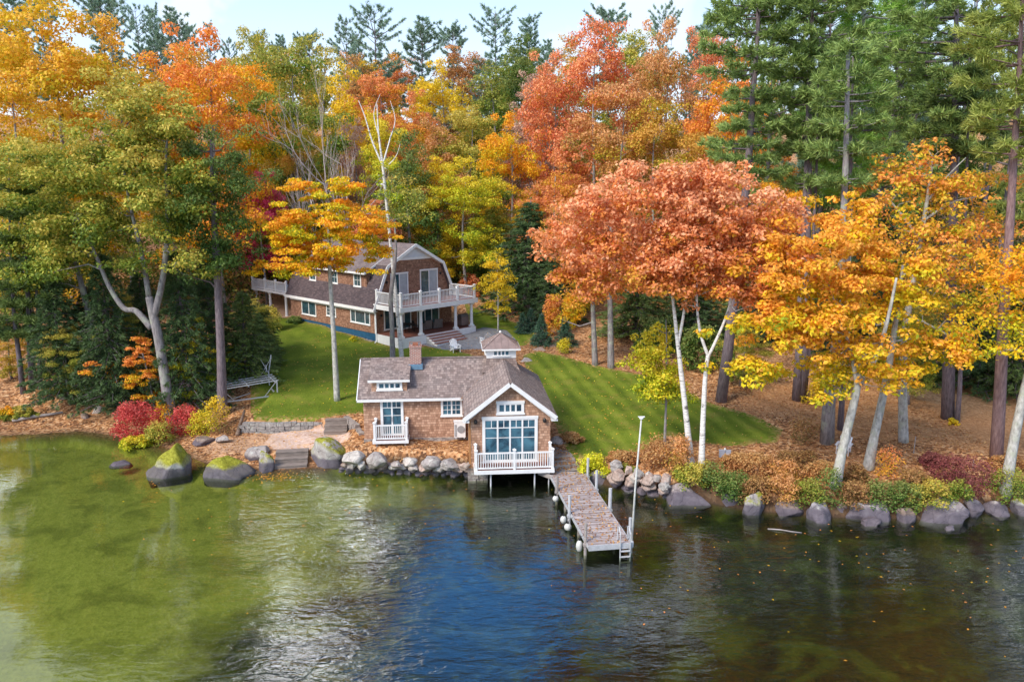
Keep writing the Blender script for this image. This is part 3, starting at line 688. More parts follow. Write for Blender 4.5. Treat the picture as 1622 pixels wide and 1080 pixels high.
def proto_bare(seed, h=14.):
    rng = np.random.default_rng(seed); mb = MB()
    def br(p, d, l, r, lv):
        n = 4; pts = [p]; q = p.copy(); dd = d.copy()
        for _ in range(n):
            dd = dd+rng.normal(size=3)*.10; dd[2] += .06; dd /= np.linalg.norm(dd); q = q+dd*l/n; pts.append(q)
        mb.tube(pts, list(np.linspace(r, r*.5, n+1)), 5 if lv < 2 else 3, cap=False)
        if lv >= 5 or r < .008: return
        for k in range(3 if lv < 3 else 3):
            i = int(rng.integers(1, n+1)) if k else n; nd = dd+rng.normal(size=3)*(.42 if lv else .3); nd[2] += .3; nd /= np.linalg.norm(nd)
            br(pts[i], nd, l*rng.uniform(.6, .8), r*.56, lv+1)
    br(np.array([0, 0, -.3]), np.array([0, 0, 1.]), h*.36, .16, 0)
    return mb_mesh(mb, 'bare_trunk'), None, 3.5
PROTO = {}
for i, (cw, c0, shp) in enumerate([(5.0,.18,'round'), (4.2,.10,'vase'), (5.4,.25,'round'), (3.6,.12,'cone')]): PROTO['broad%d' % i] = (proto_broad(11+i, cw=cw, c0=c0, shape=shp, n=190, per=105), 20.)
for i in range(5): PROTO['pine%d' % i] = (proto_pine(21+i, c0=(.30,.42,.36,.5,.25)[i], tuft=21, per=15, whorl=(.75,1.0,.85,1.1,.7)[i], nb=(6,5,6,5,7)[i], wd=.095, ln=.5, cw=(4.2,4.8,4.0,5.2,4.4)[i], lean=(0,.01,-.01,.015,-.012)[i]), 28.)
for i in range(2): PROTO['hemlock%d' % i] = (proto_pine(31+i, h=18., c0=.06, cw=4.6, whorl=.62, nb=7, tuft=20, per=12, ln=.42, wd=.10, shape='hemlock'), 18.)
PROTO['spruce0'] = (proto_pine(41, h=4., c0=.04, cw=1.35, whorl=.22, nb=8, tuft=11, per=9, ln=.2, wd=.05, shape='spruce'), 4.)
for i in range(2): PROTO['bare%d' % i] = (proto_bare(51+i), 14.)
def place(kind, name, label, cat, px, top, width, Y, lf, bark='bark_grey', rz=None, group=None, base=None):
    """stand a shared prototype so that its tip is at pixel (px, top) and its crown is width pixels wide"""
    (tm, cm, cw), h0 = PROTO[kind]; k = Y/(FPX*CP)
    tip = onY(px, top, Y); b = np.array([tip[0], Y, gz(tip[0], Y)])
    if base is not None: b = onG(*base); tip = onY(px, top, b[1]); k = b[1]/(FPX*CP); 
    sz = (tip[2]-b[2])/h0; sx = width*k/(2*cw)
    return add_tree(name, b, (px*.37+Y) % 6.28 if rz is None else rz, label, cat, tm, cm, M[bark], L(lf) if lf else None, group, (sx, sx, sz))

# ================================================================== BUILDINGS
def fbox(mb, fn, a0, a1, z0, z1, d0, d1):
    vs = [fn(a, z, d) for d in (d0, d1) for a, z in ((a0,z0),(a1,z0),(a1,z1),(a0,z1))]
    return mb.add(vs, [(0,1,2,3),(7,6,5,4),(0,4,5,1),(1,5,6,2),(2,6,7,3),(3,7,4,0)])
def facing_front(y): return lambda a, z, d: (a, y-d, z)        # wall looking along -y
def facing_left(x): return lambda a, z, d: (x-d, a, z)         # wall looking along -x
def facing_back(y): return lambda a, z, d: (a, y+d, z)
def window(par, fn, a0, a1, z0, z1, cols=2, grid=None, trim=.11, glass='glass', name='window', cross=0, sill=True, leafw=None, curtain=False):
    """cols leaves side by side; grid=(nx,ny) small panes in each leaf; cross=height share of a top row of lites"""
    mb = MB(); t = trim
    fbox(mb, fn, a0, a0+t, z0, z1, -.02, .05); fbox(mb, fn, a1-t, a1, z0, z1, -.02, .05)
    fbox(mb, fn, a0-.03, a1+.03, z1, z1+t*.9, -.02, .07); fbox(mb, fn, a0-.04, a1+.04, z0-t*.6, z0, -.02, .09)
    fbox(mb, fn, a0+t, a1-t, z1-t*.5, z1, -.02, .045); fbox(mb, fn, a0+t, a1-t, z0, z0+t*.6, -.02, .045)
    ia0, ia1, iz0, iz1 = a0+t, a1-t, z0+t*.6, z1-t*.5
    sp = leafw or [1]*cols; tot = sum(sp); x = ia0
    for i, w_ in enumerate(sp):
        x2 = x+(ia1-ia0)*w_/tot
        if i: fbox(mb, fn, x-.045, x+.045, iz0, iz1, -.02, .04)
        if grid:
            for k in range(1, grid[0]): q = x+(x2-x)*k/grid[0]; fbox(mb, fn, q-.014, q+.014, iz0, iz1, -.01, .025)
            for k in range(1, grid[1]): q = iz0+(iz1-iz0)*k/grid[1]; fbox(mb, fn, x, x2, q-.014, q+.014, -.01, .022)
        if cross:
            zc = iz1-(iz1-iz0)*cross; fbox(mb, fn, x, x2, zc-.025, zc+.025, -.01, .028); q = (x+x2)/2; fbox(mb, fn, q-.018, q+.018, zc, iz1, -.01, .024)
            fbox(mb, fn, x, x2, iz1-(iz1-iz0)*.44-.015, iz1-(iz1-iz0)*.44+.015, -.01, .024)
        x = x2
    w = mb.build(name, M['white'], par); g = MB(); fbox(g, fn, ia0, ia1, iz0, iz1, -.015, .008); g.build('pane', M[glass], w)
    if curtain: c = MB(); fbox(c, fn, (ia0+ia1)/2+.06, ia1-.03, iz0+.02, iz1-.02, .008, .013); c.build('curtain', M['curtain'], w)
    return w
def railing(par, pts, z, h=1.0, posts=None, gap=.13, pw=.13, name='railing'):
    """pts: local xy polyline; posts at every vertex plus extra"""
    mb = MB(); pz = []
    for (x0, y0), (x1, y1) in zip(pts, pts[1:]):
        Lg = hypot(x1-x0, y1-y0); n = max(1, int(round(Lg/gap)))
        mb.bar((x0,y0,z+h-.06), (x1,y1,z+h-.06), .10, .07); mb.bar((x0,y0,z+.10), (x1,y1,z+.10), .06, .07)
        for k in range(1, n):
            t = k/n; x, y = x0+(x1-x0)*t, y0+(y1-y0)*t; mb.box(x-.022, x+.022, y-.022, y+.022, z+.10, z+h-.08)
    r = mb.build(name, M['white'], par)
    for x, y in (posts or pts):
        p = MB(); p.box(x-pw/2, x+pw/2, y-pw/2, y+pw/2, z, z+h+.08); p.box(x-pw/2-.03, x+pw/2+.03, y-pw/2-.03, y+pw/2+.03, z+h+.08, z+h+.13)
        p.add([(x-pw/2,y-pw/2,z+h+.13),(x+pw/2,y-pw/2,z+h+.13),(x+pw/2,y+pw/2,z+h+.13),(x-pw/2,y+pw/2,z+h+.13),(x,y,z+h+.20)], [(0,1,4),(1,2,4),(2,3,4),(3,0,4)])
        p.build('post', M['white'], r)
    return r
def wall_lamp(par, p, out):
    mb = MB(); mb.sphere(p, .10, 8, 6, 1.4); mb.bar(p, np.array(p)+np.array(out)*-.12, .05, .05); return mb.build('wall_lamp', M['black'], par)

def boathouse():
    B = empty('boathouse', (-.11, 38.3, 0), radians(4.5), 'cedar shingled boathouse with a cupola and white balcony standing over the water', 'boathouse')
    F0 = facing_front(0); EZ, RZ, HW_ = 3.62, 5.50, 2.44
    w = MB(); fr = lambda a, z, t: (a, t, z)
    w.prism([(-2.2,.66),(2.2,.66),(2.2,3.72),(0,5.38),(-2.2,3.72)], fr, 0, .15)
    w.box(-2.2,-2.05,.15,8.4,.66,3.72); w.box(2.05,2.2,.15,8.4,.66,3.72); w.box(-2.05,2.05,8.25,8.4,.66,3.72)
    w.build('wall', M['cedar'], B)
    w2 = MB(); w2.box(-8.3,-2.2,4.05,4.2,1.12,3.66); w2.prism([(4.2,1.0),(8.35,1.0),(8.35,3.66),(6.2,5.36),(4.2,3.8)], lambda a, z, t: (t, a, z), -8.3, -8.15); w2.box(-8.15,-2.2,8.2,8.35,.9,3.66)
    w2.build('wall', M['cedar'], B)
    fl = MB(); fl.box(-2.2,2.2,0,8.4,.50,.66); fl.box(-2.0,-1.8,.2,8,.25,.5); fl.box(1.8,2.0,.2,8,.25,.5); fl.box(-.1,.1,.2,8,.25,.5); fl.build('floor_frame', M['timber'], B)
    # roofs
    def roof(quads, mat, th=.09):
        m = MB()
        for q in quads: m.slab(q, th)
        return m.build('roof', mat, B, fix=False)
    roof([[(-HW_,-.4,EZ),(0,-.4,RZ),(0,6.2,RZ),(-HW_,3.76,EZ)][::-1], [(0,-.4,RZ),(HW_,-.4,EZ),(HW_,8.64,EZ),(0,6.2,RZ)][::-1],
          [(0,6.2,RZ),(HW_,8.64,EZ),(-HW_,8.64,EZ)][::-1]], M['roof_cedar'])
    roof([[(-8.6,3.76,EZ),(-HW_,3.76,EZ),(0,6.2,RZ),(-8.6,6.2,RZ)], [(-8.6,6.2,RZ),(0,6.2,RZ),(-HW_,8.64,EZ),(-8.6,8.64,EZ)]], M['roof_cedar'])
    cap = MB(); cap.bar((0,-.42,RZ+.01),(0,5.6,RZ+.01),.20,.05); cap.bar((-8.62,6.2,RZ+.01),(-.8,6.2,RZ+.01),.20,.05); cap.build('ridge_cap', M['roof_cedar'], B)
    vf = MB(); vf.bar((-HW_+.05,3.84,EZ+.04),(-.9,5.3,4.84),.22,.03); vf.build('valley_flashing', M['copper'], B)
    tr = MB()
    for s in (-1, 1):
        tr.bar((s*(HW_+.04),-.43,EZ-.10),(s*.02,-.43,RZ-.07),.06,.22); tr.bar((s*(HW_-.1),-.2,EZ-.19),(0,-.2,RZ-.17),.42,.03)
        tr.box(s*2.20,s*2.55,-.40,0,EZ-.27,EZ-.17)
    tr.bar((-8.62,3.73,EZ-.09),(-HW_,3.73,EZ-.09),.05,.15); tr.bar((HW_+.02,-.4,EZ-.10),(HW_+.02,8.6,EZ-.10),.05,.15)
    tr.box(-8.36,-2.2,3.80,4.05,EZ-.19,EZ-.16); tr.bar((-8.63,3.76,EZ-.1),(-8.63,6.2,RZ-.08),.05,.17); tr.bar((-8.63,8.64,EZ-.1),(-8.63,6.2,RZ-.08),.05,.17)
    tr.build('trim', M['white'], B)
    cb = MB(); cb.box(-2.24,-2.12,-.025,.09,.7,3.5); cb.build('corner_board', paint('orange_copper_board', (.42,.20,.08), .6), B)
    window(B, F0, -1.5, 1.5, 1.02, 3.42, cols=4, cross=.19, trim=.16, glass='glass_blue', name='glass_door')
    window(B, F0, -.72, .76, 3.74, 4.28, cols=4, trim=.15, glass='glass_blue')
    d = window(B, facing_front(4.05), -7.32, -5.98, 1.34, 3.48, cols=2, cross=.2, trim=.15, glass='glass_blue', name='double_door')
    hd = MB(); hd.box(-6.72,-6.69,3.95,3.98,2.2,2.5); hd.box(-6.60,-6.57,3.95,3.98,2.2,2.5); hd.build('handle', M['black'], d)
    window(B, facing_front(4.05), -3.78, -2.52, 2.46, 3.42, cols=2, grid=(2,3), trim=.13, glass='glass_blue')
    # dormer
    dm = MB(); dm.box(-7.8,-5.75,4.22,4.34,3.85,4.72)
    for x0, x1 in ((-7.8,-7.7), (-5.85,-5.75)): dm.prism([(4.34,3.9),(4.34,4.72),(6.1,5.4),(6.1,5.2)], lambda a, z, t: (t, a, z), x0, x1)
    dmo = dm.build('dormer', M['cedar'], B)
    dr = MB(); dr.slab([(-7.98,4.0,4.70),(-5.57,4.0,4.70),(-5.57,6.22,5.56),(-7.98,6.22,5.56)], .07); dr.build('dormer_roof', M['roof_cedar'], dmo, fix=False)
    df = MB(); df.box(-7.99,-5.56,3.96,4.0,4.56,4.69); df.box(-7.95,-5.6,4.0,4.22,4.60,4.62); df.build('fascia', M['white'], dmo)
    window(dmo, facing_front(4.22), -7.50, -6.02, 4.08, 4.50, cols=4, trim=.14, glass='glass_blue')
    # cupola
    c = MB(); cx, cy = -.12, 6.2
    a, b = 1.18, .87
    c.add([(cx-a,cy-a,4.78),(cx+a,cy-a,4.78),(cx+a,cy+a,4.78),(cx-a,cy+a,4.78),(cx-b-.08,cy-b-.08,5.18),(cx+b+.08,cy-b-.08,5.18),(cx+b+.08,cy+b+.08,5.18),(cx-b-.08,cy+b+.08,5.18),
           (cx-b,cy-b,5.6),(cx+b,cy-b,5.6),(cx+b,cy+b,5.6),(cx-b,cy+b,5.6)],
          [(0,1,5,4),(1,2,6,5),(2,3,7,6),(3,0,4,7),(4,5,9,8),(5,6,10,9),(6,7,11,10),(7,4,8,11),(8,9,10,11)])
    co = c.build('cupola', M['roof_cedar'], B)
    cw = MB(); cw.box(cx-b-.02,cx+b+.02,cy-b-.02,cy+b+.02,5.6,6.16); cw.build('cupola_wall', M['white'], co)
    window(co, facing_front(cy-b-.02), cx-.5, cx+.5, 5.75, 6.05, cols=4, trim=.06, glass='glass_blue')
    window(co, facing_left(cx-b-.02), cy-.5, cy+.5, 5.75, 6.05, cols=4, trim=.06, glass='glass_blue')
    cr = MB(); e = 1.14; A_ = (cx,cy,6.98)
    P_ = [(cx-e,cy-e,6.2),(cx+e,cy-e,6.2),(cx+e,cy+e,6.2),(cx-e,cy+e,6.2)]
    cr.add(P_+[A_], [(0,1,4),(1,2,4),(2,3,4),(3,0,4),(3,2,1,0)])
    for i in range(4):
        p, q = np.array(P_[i]), np.array(P_[(i+1) % 4])
        for t in (.14,.32,.5,.68,.86):
            s = p+(q-p)*t; k = min(t, 1-t)*2; cr.bar(s+np.array([0,0,.012]), s+(np.array(A_)-(p+q)/2)*k*.98+np.array([0,0,.012]), .03, .03)
        cr.bar(p+np.array([0,0,.01]), np.array(A_)+np.array([0,0,.01]), .06, .05)
    cr.build('cupola_roof', M['copper'], co)
    ct = MB(); 
    for i in range(4): ct.bar(np.array(P_[i])-np.array([0,0,.05]), np.array(P_[(i+1) % 4])-np.array([0,0,.05]), .05, .09)
    ct.build('trim', M['white'], co); ct = MB(); ct.sphere((cx,cy,7.04), .08, 8, 6); ct.build('finial', M['white'], co)
    # chimney
    ch = MB(); ch.box(-5.62,-4.94,5.5,6.15,4.9,6.28); ch.box(-5.66,-4.90,5.46,6.19,6.28,6.36); cho = ch.build('chimney', M['brick'], B)
    pt = MB(); pt.box(-5.44,-5.12,5.68,5.98,6.36,6.5); pt.bar((-5.6,5.5,6.36),(-5.6,5.5,6.62),.03,.03); pt.bar((-4.96,5.5,6.36),(-4.96,5.5,6.62),.03,.03); pt.bar((-5.6,5.5,6.62),(-4.96,5.5,6.62),.03,.03); pt.build('chimney_pot', M['terracotta'], cho)
    fs = MB(); fs.box(-5.70,-4.86,5.40,6.22,4.95,5.27); fs.build('flashing', paint('blue_grey_flashing', (.14,.25,.36), .4), cho)
    # front balcony
    dk = MB(); 
    for k in range(9): dk.box(-1.96,2.26,-1.2+k*.132,-1.2+k*.132+.122,.93,.96)
    dko = dk.build('balcony_floor', M['deck_red'], B)
    df = MB(); df.box(-1.98,2.28,-1.24,-1.2,.76,.97); df.box(-1.99,-1.95,-1.2,0,.76,.97); df.box(2.25,2.29,-1.2,0,.76,.97); df.box(-1.95,2.25,-1.2,0,.78,.91); df.build('fascia', M['white'], dko)
    railing(B, [(-1.88,-.08),(-1.88,-1.12),(.15,-1.12),(2.18,-1.12),(2.18,-.08)], .96, .98, gap=.125)
    for x in (1.25, -1.1): pp = MB(); pp.tube([(x,-1.0,-.9),(x,-1.0,.78)], .045, 8); pp.build('support_pipe', M['galv'], B)
    # left balcony
    wk = MB()
    for k in range(8): wk.box(-7.66,-5.72,3.02+k*.128,3.02+k*.128+.118,1.31,1.335)
    wko = wk.build('balcony_floor', M['deck_red'], B)
    wf = MB(); wf.box(-7.72,-5.66,2.97,3.01,1.17,1.345); wf.box(-7.72,-7.68,3.01,4.05,1.17,1.345); wf.box(-5.70,-5.66,3.01,4.05,1.17,1.345); wf.box(-7.68,-5.70,3.01,4.04,1.19,1.30); wf.build('fascia', M['white'], wko)
    railing(B, [(-7.6,3.96),(-7.6,3.1),(-5.78,3.1),(-5.78,3.96)], 1.335, .95, gap=.12)
    for x in (-7.5, -5.86): pp = MB(); pp.bar((x,3.15,.5),(x,3.15,1.19),.1,.1); pp.build('support_post', M['wood_grey'], B)
    wall_lamp(B, (-1.86,-.14,3.32), (0,-1,0)); wall_lamp(B, (1.86,-.14,3.32), (0,-1,0))
    # masonry under the wing and the pier under the corner
    fd = MB(); fd.box(-8.34,-2.2,4.0,4.22,.55,1.12); fd.box(-8.34,-8.1,4.2,8.35,.4,1.0); fd.build('foundation', M['stonewall'], B)
    rng = np.random.default_rng(5); z = -.75; pr = None
    pm = MB()
    while z < .5:
        hh = rng.uniform(.22,.34); x = -2.3
        while x < -1.25:
            ww = rng.uniform(.35,.6); x2 = min(x+ww, -1.2); q = rng.uniform(-.04,.04,4); pm.box(x,x2-.02,-.15+q[0],1.4,z,min(z+hh-.02,.5)); x = x2
        z += hh
    pm.build('stone_pier', M['stonewall'], B)
    pm = MB(); pm.box(1.6,2.2,3.0,4.2,-.7,.5); pm.box(-2.2,2.2,5.2,5.6,-.3,.5); pm.build('stone_pier', M['stonewall'], B)
    return B
def stone_mat(name, c1, c2, c3, moss=0.0, band=.42, lich=.5):
    g = G(name); o = g.obj; pos = g.pos; f = g.noise(o, 1.8, 6, .65); f2 = g.noise(o, 9, 4, .7)
    k = g.math('ADD', g.math('MULTIPLY', f, .65), g.math('MULTIPLY', f2, .35))
    c = g.ramp(k, [(.33, c1), (.5, c2), (.66, c3)])
    rnd = g.n('ShaderNodeObjectInfo').outputs['Random']
    c = g.mix(g.math('MULTIPLY', rnd, .45), c, (.34,.25,.21)); 
    c = g.mix(g.math('MULTIPLY', g.ramp(g.noise(o, 3.5, 4), [(.56, 0), (.64, 1)]), lich), c, (.50,.52,.46))
    wv_ = g.n('ShaderNodeVectorMath', {0: o, 1: g.n('ShaderNodeVectorMath', {0: g.n('ShaderNodeTexNoise', {'Vector': o, 'Scale': 2.0, 'Detail': 4.0}).outputs['Color'], 1: (.7,.7,.7)}, operation='MULTIPLY').outputs[0]}, operation='ADD').outputs[0]
    ck = g.n('ShaderNodeTexVoronoi', {'Vector': wv_, 'Scale': 1.5}, feature='DISTANCE_TO_EDGE').outputs['Distance']
    crack = g.ramp(ck, [(.0, 0), (.035, 1)]); c = g.mix(g.math('MULTIPLY', g.math('SUBTRACT', 1.0, crack), .55), c, (.05,.045,.045))
    k = g.math('ADD', g.math('MULTIPLY', k, .75), g.math('MULTIPLY', crack, .25))
    z = g.n('ShaderNodeSeparateXYZ', {0: pos}).outputs['Z']
    if moss:
        mm = g.math('MULTIPLY', g.ramp(g.nrmz, [(.12, 0), (.45, 1)]), g.ramp(g.noise(o, 1.6, 5, .7), [(.58-.35*moss, 0), (.66-.35*moss, 1)]))
        mc = g.ramp(f2, [(.3, (.13,.13,.012)), (.5, (.26,.25,.02)), (.7, (.36,.36,.05))]); c = g.mix(mm, c, mc)
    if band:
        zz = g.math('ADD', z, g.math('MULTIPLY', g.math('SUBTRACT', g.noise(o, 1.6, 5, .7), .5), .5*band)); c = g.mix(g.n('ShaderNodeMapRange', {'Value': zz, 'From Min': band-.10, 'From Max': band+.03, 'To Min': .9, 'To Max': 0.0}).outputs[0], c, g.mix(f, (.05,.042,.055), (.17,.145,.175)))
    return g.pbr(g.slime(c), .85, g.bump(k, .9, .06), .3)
M['stonewall'] = stone_mat('masonry_stone', (.17,.155,.15), (.29,.27,.255), (.42,.39,.36), band=0)
M['rock_grey'] = stone_mat('grey_rock', (.20,.18,.17), (.35,.32,.30), (.52,.48,.44))
M['rock_pink'] = stone_mat('pink_granite', (.30,.21,.17), (.46,.34,.28), (.60,.48,.41), lich=.3)
M['rock_pale'] = stone_mat('pale_granite', (.36,.32,.28), (.52,.48,.43), (.66,.62,.56), lich=.3)
M['rock_brown'] = stone_mat('brown_rock', (.14,.10,.08), (.24,.175,.14), (.34,.26,.21), lich=.2)
M['rock_moss'] = stone_mat('mossy_boulder', (.20,.20,.20), (.34,.35,.34), (.50,.51,.48), moss=1.25, band=.60)
M['rock_moss2'] = stone_mat('half_mossy_boulder', (.23,.23,.23), (.38,.39,.38), (.54,.56,.53), moss=.5, band=.55)
M['rock_slab'] = stone_mat('shore_slab_rock', (.16,.14,.15), (.28,.26,.28), (.42,.39,.40), band=.62)
BH = boathouse()
# heat pump hung on the wing wall: a thing of its own
def heat_pump():
    o = empty('heat_pump', (-.11, 38.3, 0), radians(4.5), 'white outdoor heat pump unit hung on the shingle wall below the small window', 'heat pump')
    b = MB(); b.box(-3.02,-2.36,3.62,3.96,1.22,2.16); b.box(-3.05,-2.33,3.60,3.98,2.16,2.20); bo = b.build('casing', M['white'], o)
    f = MB(); f.tube([(-2.62,3.61,1.72),(-2.62,3.585,1.72)], .22, 16); f.build('fan_grille', paint('grey_grille', (.30,.30,.31), .5), o)
    l = MB()
    l.box(-3.0,-2.87,3.605,3.62,1.28,2.02)
    for k in range(7): l.box(-2.99,-2.88,3.59,3.61,1.3+k*.11,1.34+k*.11)
    l.build('louvre', paint('grey_louvre', (.45,.45,.46), .5), o)
    br = MB(); br.box(-2.95,-2.90,3.62,4.05,1.14,1.22); br.build('bracket', M['galv'], o); br = MB(); br.box(-2.46,-2.41,3.62,4.05,1.14,1.22); br.build('bracket', M['galv'], o)
heat_pump()

def column(par, x, y, z0, z1):
    m = MB(); m.box(x-.2,x+.2,y-.2,y+.2,z0,z0+.14); m.box(x-.2,x+.2,y-.2,y+.2,z1-.14,z1-.001)
    m.tube([(x,y,z0+.14),(x,y,z0+.2),(x,y,z0+.24),(x,y,z1-.24),(x,y,z1-.2),(x,y,z1-.14)], [.19,.19,.155,.125,.16,.16], 14); return m.build('column', M['white'], par)
def house():
    H_ = empty('shingled_house', HA, atan2(HU[1], HU[0]), 'large cedar shingled lake house with gambrel roof, white porch and upper balcony', 'house')
    D = 14.2; GW = 9.0
    EV, KN, AP = (0,3.1), (1.3,6.55), (4.5,8.3)
    prof = [(0,.72),(GW,.72),(GW,3.2),(7.7,6.5),(4.5,8.2),(1.3,6.5),(0,3.2)]
    w = MB(); w.prism(prof, lambda a, z, t: (a, t, z), 0, .2); w.prism(prof, lambda a, z, t: (a, t, z), D-.2, D)
    w.box(0,.2,.2,D-.2,.72,3.2); w.box(GW-.2,GW,.2,D-.2,.72,3.2); w.build('wall', M['cedar_dark'], H_)
    fd = MB(); fd.box(.03,GW-.03,.03,D-.03,-1.0,.72); fd.build('foundation', M['found_blue'], H_)
    fe = MB(); fe.box(-.28,-.02,.3,D,-.6,.06); fe.build('foundation_kerb', M['stonewall'], H_)
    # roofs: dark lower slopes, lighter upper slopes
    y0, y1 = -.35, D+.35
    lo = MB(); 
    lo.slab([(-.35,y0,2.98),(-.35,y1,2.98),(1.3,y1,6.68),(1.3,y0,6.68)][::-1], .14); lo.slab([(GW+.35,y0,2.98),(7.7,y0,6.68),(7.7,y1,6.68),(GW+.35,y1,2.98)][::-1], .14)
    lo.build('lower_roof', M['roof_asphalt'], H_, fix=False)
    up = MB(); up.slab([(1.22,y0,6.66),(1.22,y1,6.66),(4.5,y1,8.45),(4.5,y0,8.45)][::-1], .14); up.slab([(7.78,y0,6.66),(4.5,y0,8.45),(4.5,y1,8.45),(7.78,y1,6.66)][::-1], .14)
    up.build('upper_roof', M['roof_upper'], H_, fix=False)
    tr = MB(); yy = y0-.03
    R_ = [(-.38,2.9),(1.24,6.6),(4.5,8.38),(7.76,6.6),(GW+.38,2.9)]
    for p, q in zip(R_, R_[1:]): tr.bar((p[0],yy,p[1]-.05),(q[0],yy,q[1]-.05),.07,.26); tr.bar((p[0],-.17,p[1]-.2),(q[0],-.17,q[1]-.2),.36,.03)
    tr.box(-.44,-.38,y0,y1,2.72,2.98); tr.box(-.38,0,y0,y1,2.72,2.78); tr.box(-.04,.0,0,D,2.5,2.72)
    tr.box(1.9,7.1,-.06,-.01,7.02,7.22)
    tr.box(-.05,.08,-.04,.08,.72,2.72)
    tr.build('trim', M['white'], H_)
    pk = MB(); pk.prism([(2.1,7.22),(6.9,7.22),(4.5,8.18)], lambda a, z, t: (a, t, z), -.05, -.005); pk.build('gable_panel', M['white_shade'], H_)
    FL = facing_left(0); FF = facing_front(0)
    window(H_, FL, .75, 3.75, 1.42, 2.62, leafw=[.9,2,.9], cols=3, glass='glass')
    window(H_, FL, 6.1, 7.7, 1.55, 2.6, cols=2, grid=(2,3), glass='glass')
    window(H_, FL, 9.5, 12.1, 1.25, 2.66, cols=2, glass='glass')
    # shed dormer
    dm = MB(); dm.box(.42,.56,1.7,12.2,4.45,6.05)
    for a in (1.7, 12.08): dm.prism([(.56,4.45),(.56,6.05),(2.7,7.2),(1.3,6.4)], lambda x, z, t: (x, t, z), a, a+.12)
    do = dm.build('dormer', M['cedar_dark'], H_)
    dr = MB(); dr.slab([(.02,1.4,6.02),(.02,12.5,6.02),(2.9,12.5,7.62),(2.9,1.4,7.62)][::-1], .12); dr.build('dormer_roof', M['roof_upper'], do, fix=False)
    dt = MB(); dt.box(-.04,.02,1.38,12.52,5.86,6.03); dt.bar((.0,1.37,5.93),(2.6,1.37,7.38),.05,.17); dt.build('trim', M['white'], do); dt = MB(); dt.box(.39,.42,1.7,12.2,4.44,4.54); dt.build('sill', M['white'], do)
    for a in (2.5, 6.2, 9.9): window(do, facing_left(.42), a, a+1.15, 4.66, 5.78, cols=1, grid=(2,2), trim=.12, glass='glass')
    # gable doors
    window(H_, FF, 1.75, 3.75, 3.55, 5.85, cols=2, name='sliding_door', curtain=True)
    window(H_, FF, 5.15, 7.3, 3.55, 5.95, cols=2, name='sliding_door', curtain=True)
    window(H_, FF, .9, 2.6, .95, 2.75, cols=2, name='window')
    window(H_, FF, 3.1, 4.0, .8, 2.8, cols=1, name='door')
    window(H_, FF, 4.7, 7.4, .8, 2.85, cols=3, name='sliding_door')
    for p in ((1.25,-.14,5.2), (7.55,-.14,5.55), (.55,-.14,2.3)): wall_lamp(H_, p, (0,-1,0))
    # porch
    P0, P1, PY = 0.0, 8.7, -3.6
    f = MB()
    for k in range(24): f.box(P0,P1,PY+k*.15,PY+k*.15+.14,.70,.75)
    fo = f.build('porch_floor', M['deck_red'], H_)
    sk = MB(); sk.box(P0-.05,P1+.05,PY-.05,PY,-.5,.74); sk.box(P0-.05,P0,PY,-.02,-.6,.74); sk.box(P1,P1+.05,PY,-.02,-.5,.74); sk.build('skirting', M['white'], fo)
    st = MB()
    for k in range(4): st.box(2.7,6.3,PY-.05-.36*(4-k),PY-.06,-.4,.60-.17*(3-k))
    so_ = st.build('steps', M['white'], H_)
    sd = MB()
    for k in range(4): sd.box(2.66,6.34,PY-.09-.36*(4-k),PY-.06-.36*(3-k),.601-.17*(3-k),.635-.17*(3-k))
    sd.build('tread', M['deck_red'], so_)
    for x in (.2, 2.35, 6.45, 8.45): column(H_, x, PY+.22, .75, 2.98)
    sl_ = MB(); sl_.box(P0-.15,P1+.15,PY-.12,-.02,3.2,3.36); so2 = sl_.build('balcony_floor', M['deck_red'], H_)
    fc = MB(); fc.box(P0-.2,P1+.2,PY-.2,PY-.12,3.0,3.42); fc.box(P0-.2,P0-.13,PY-.12,-.02,3.0,3.42); fc.box(P1+.13,P1+.2,PY-.12,-.02,3.0,3.42); fc.box(P0-.12,P1+.12,PY-.1,-.02,2.98,3.19); fc.build('fascia', M['white'], so2)
    xs = [.05,2.2,4.35,6.5,8.65]
    railing(H_, [(.05,-.25)]+[(x,PY) for x in xs]+[(8.65,-.3)], 3.42, 1.12, gap=.17, pw=.18)
    ds = MB(); ds.tube([(-.40,-.32,2.8),(-.12,-.2,2.55),(-.1,-.2,.2),(-.5,-.5,.05)], .055, 8); ds.build('downspout', M['white'], H_)
    # rear porch and deck
    R0, R1 = D+.05, D+7.4
    rf = MB(); rf.box(-.3,3.6,R0,R1,2.86,3.08); ro = rf.build('rear_deck_floor', M['white'], H_)
    railing(H_, [(-.2,R0+.3),(-.2,R0+2.4),(-.2,R0+4.6),(-.2,R1-.1)], 3.08, 1.05, gap=.16, pw=.16)
    for y in (R0+1.0, R0+4.2, R1-.3): column(H_, .1, y, .45, 2.86)
    rs = MB(); rs.box(-.4,3.6,R0,R1,-.2,.45); rs.build('rear_porch_floor', M['stonewall'], H_)
    return H_
house()

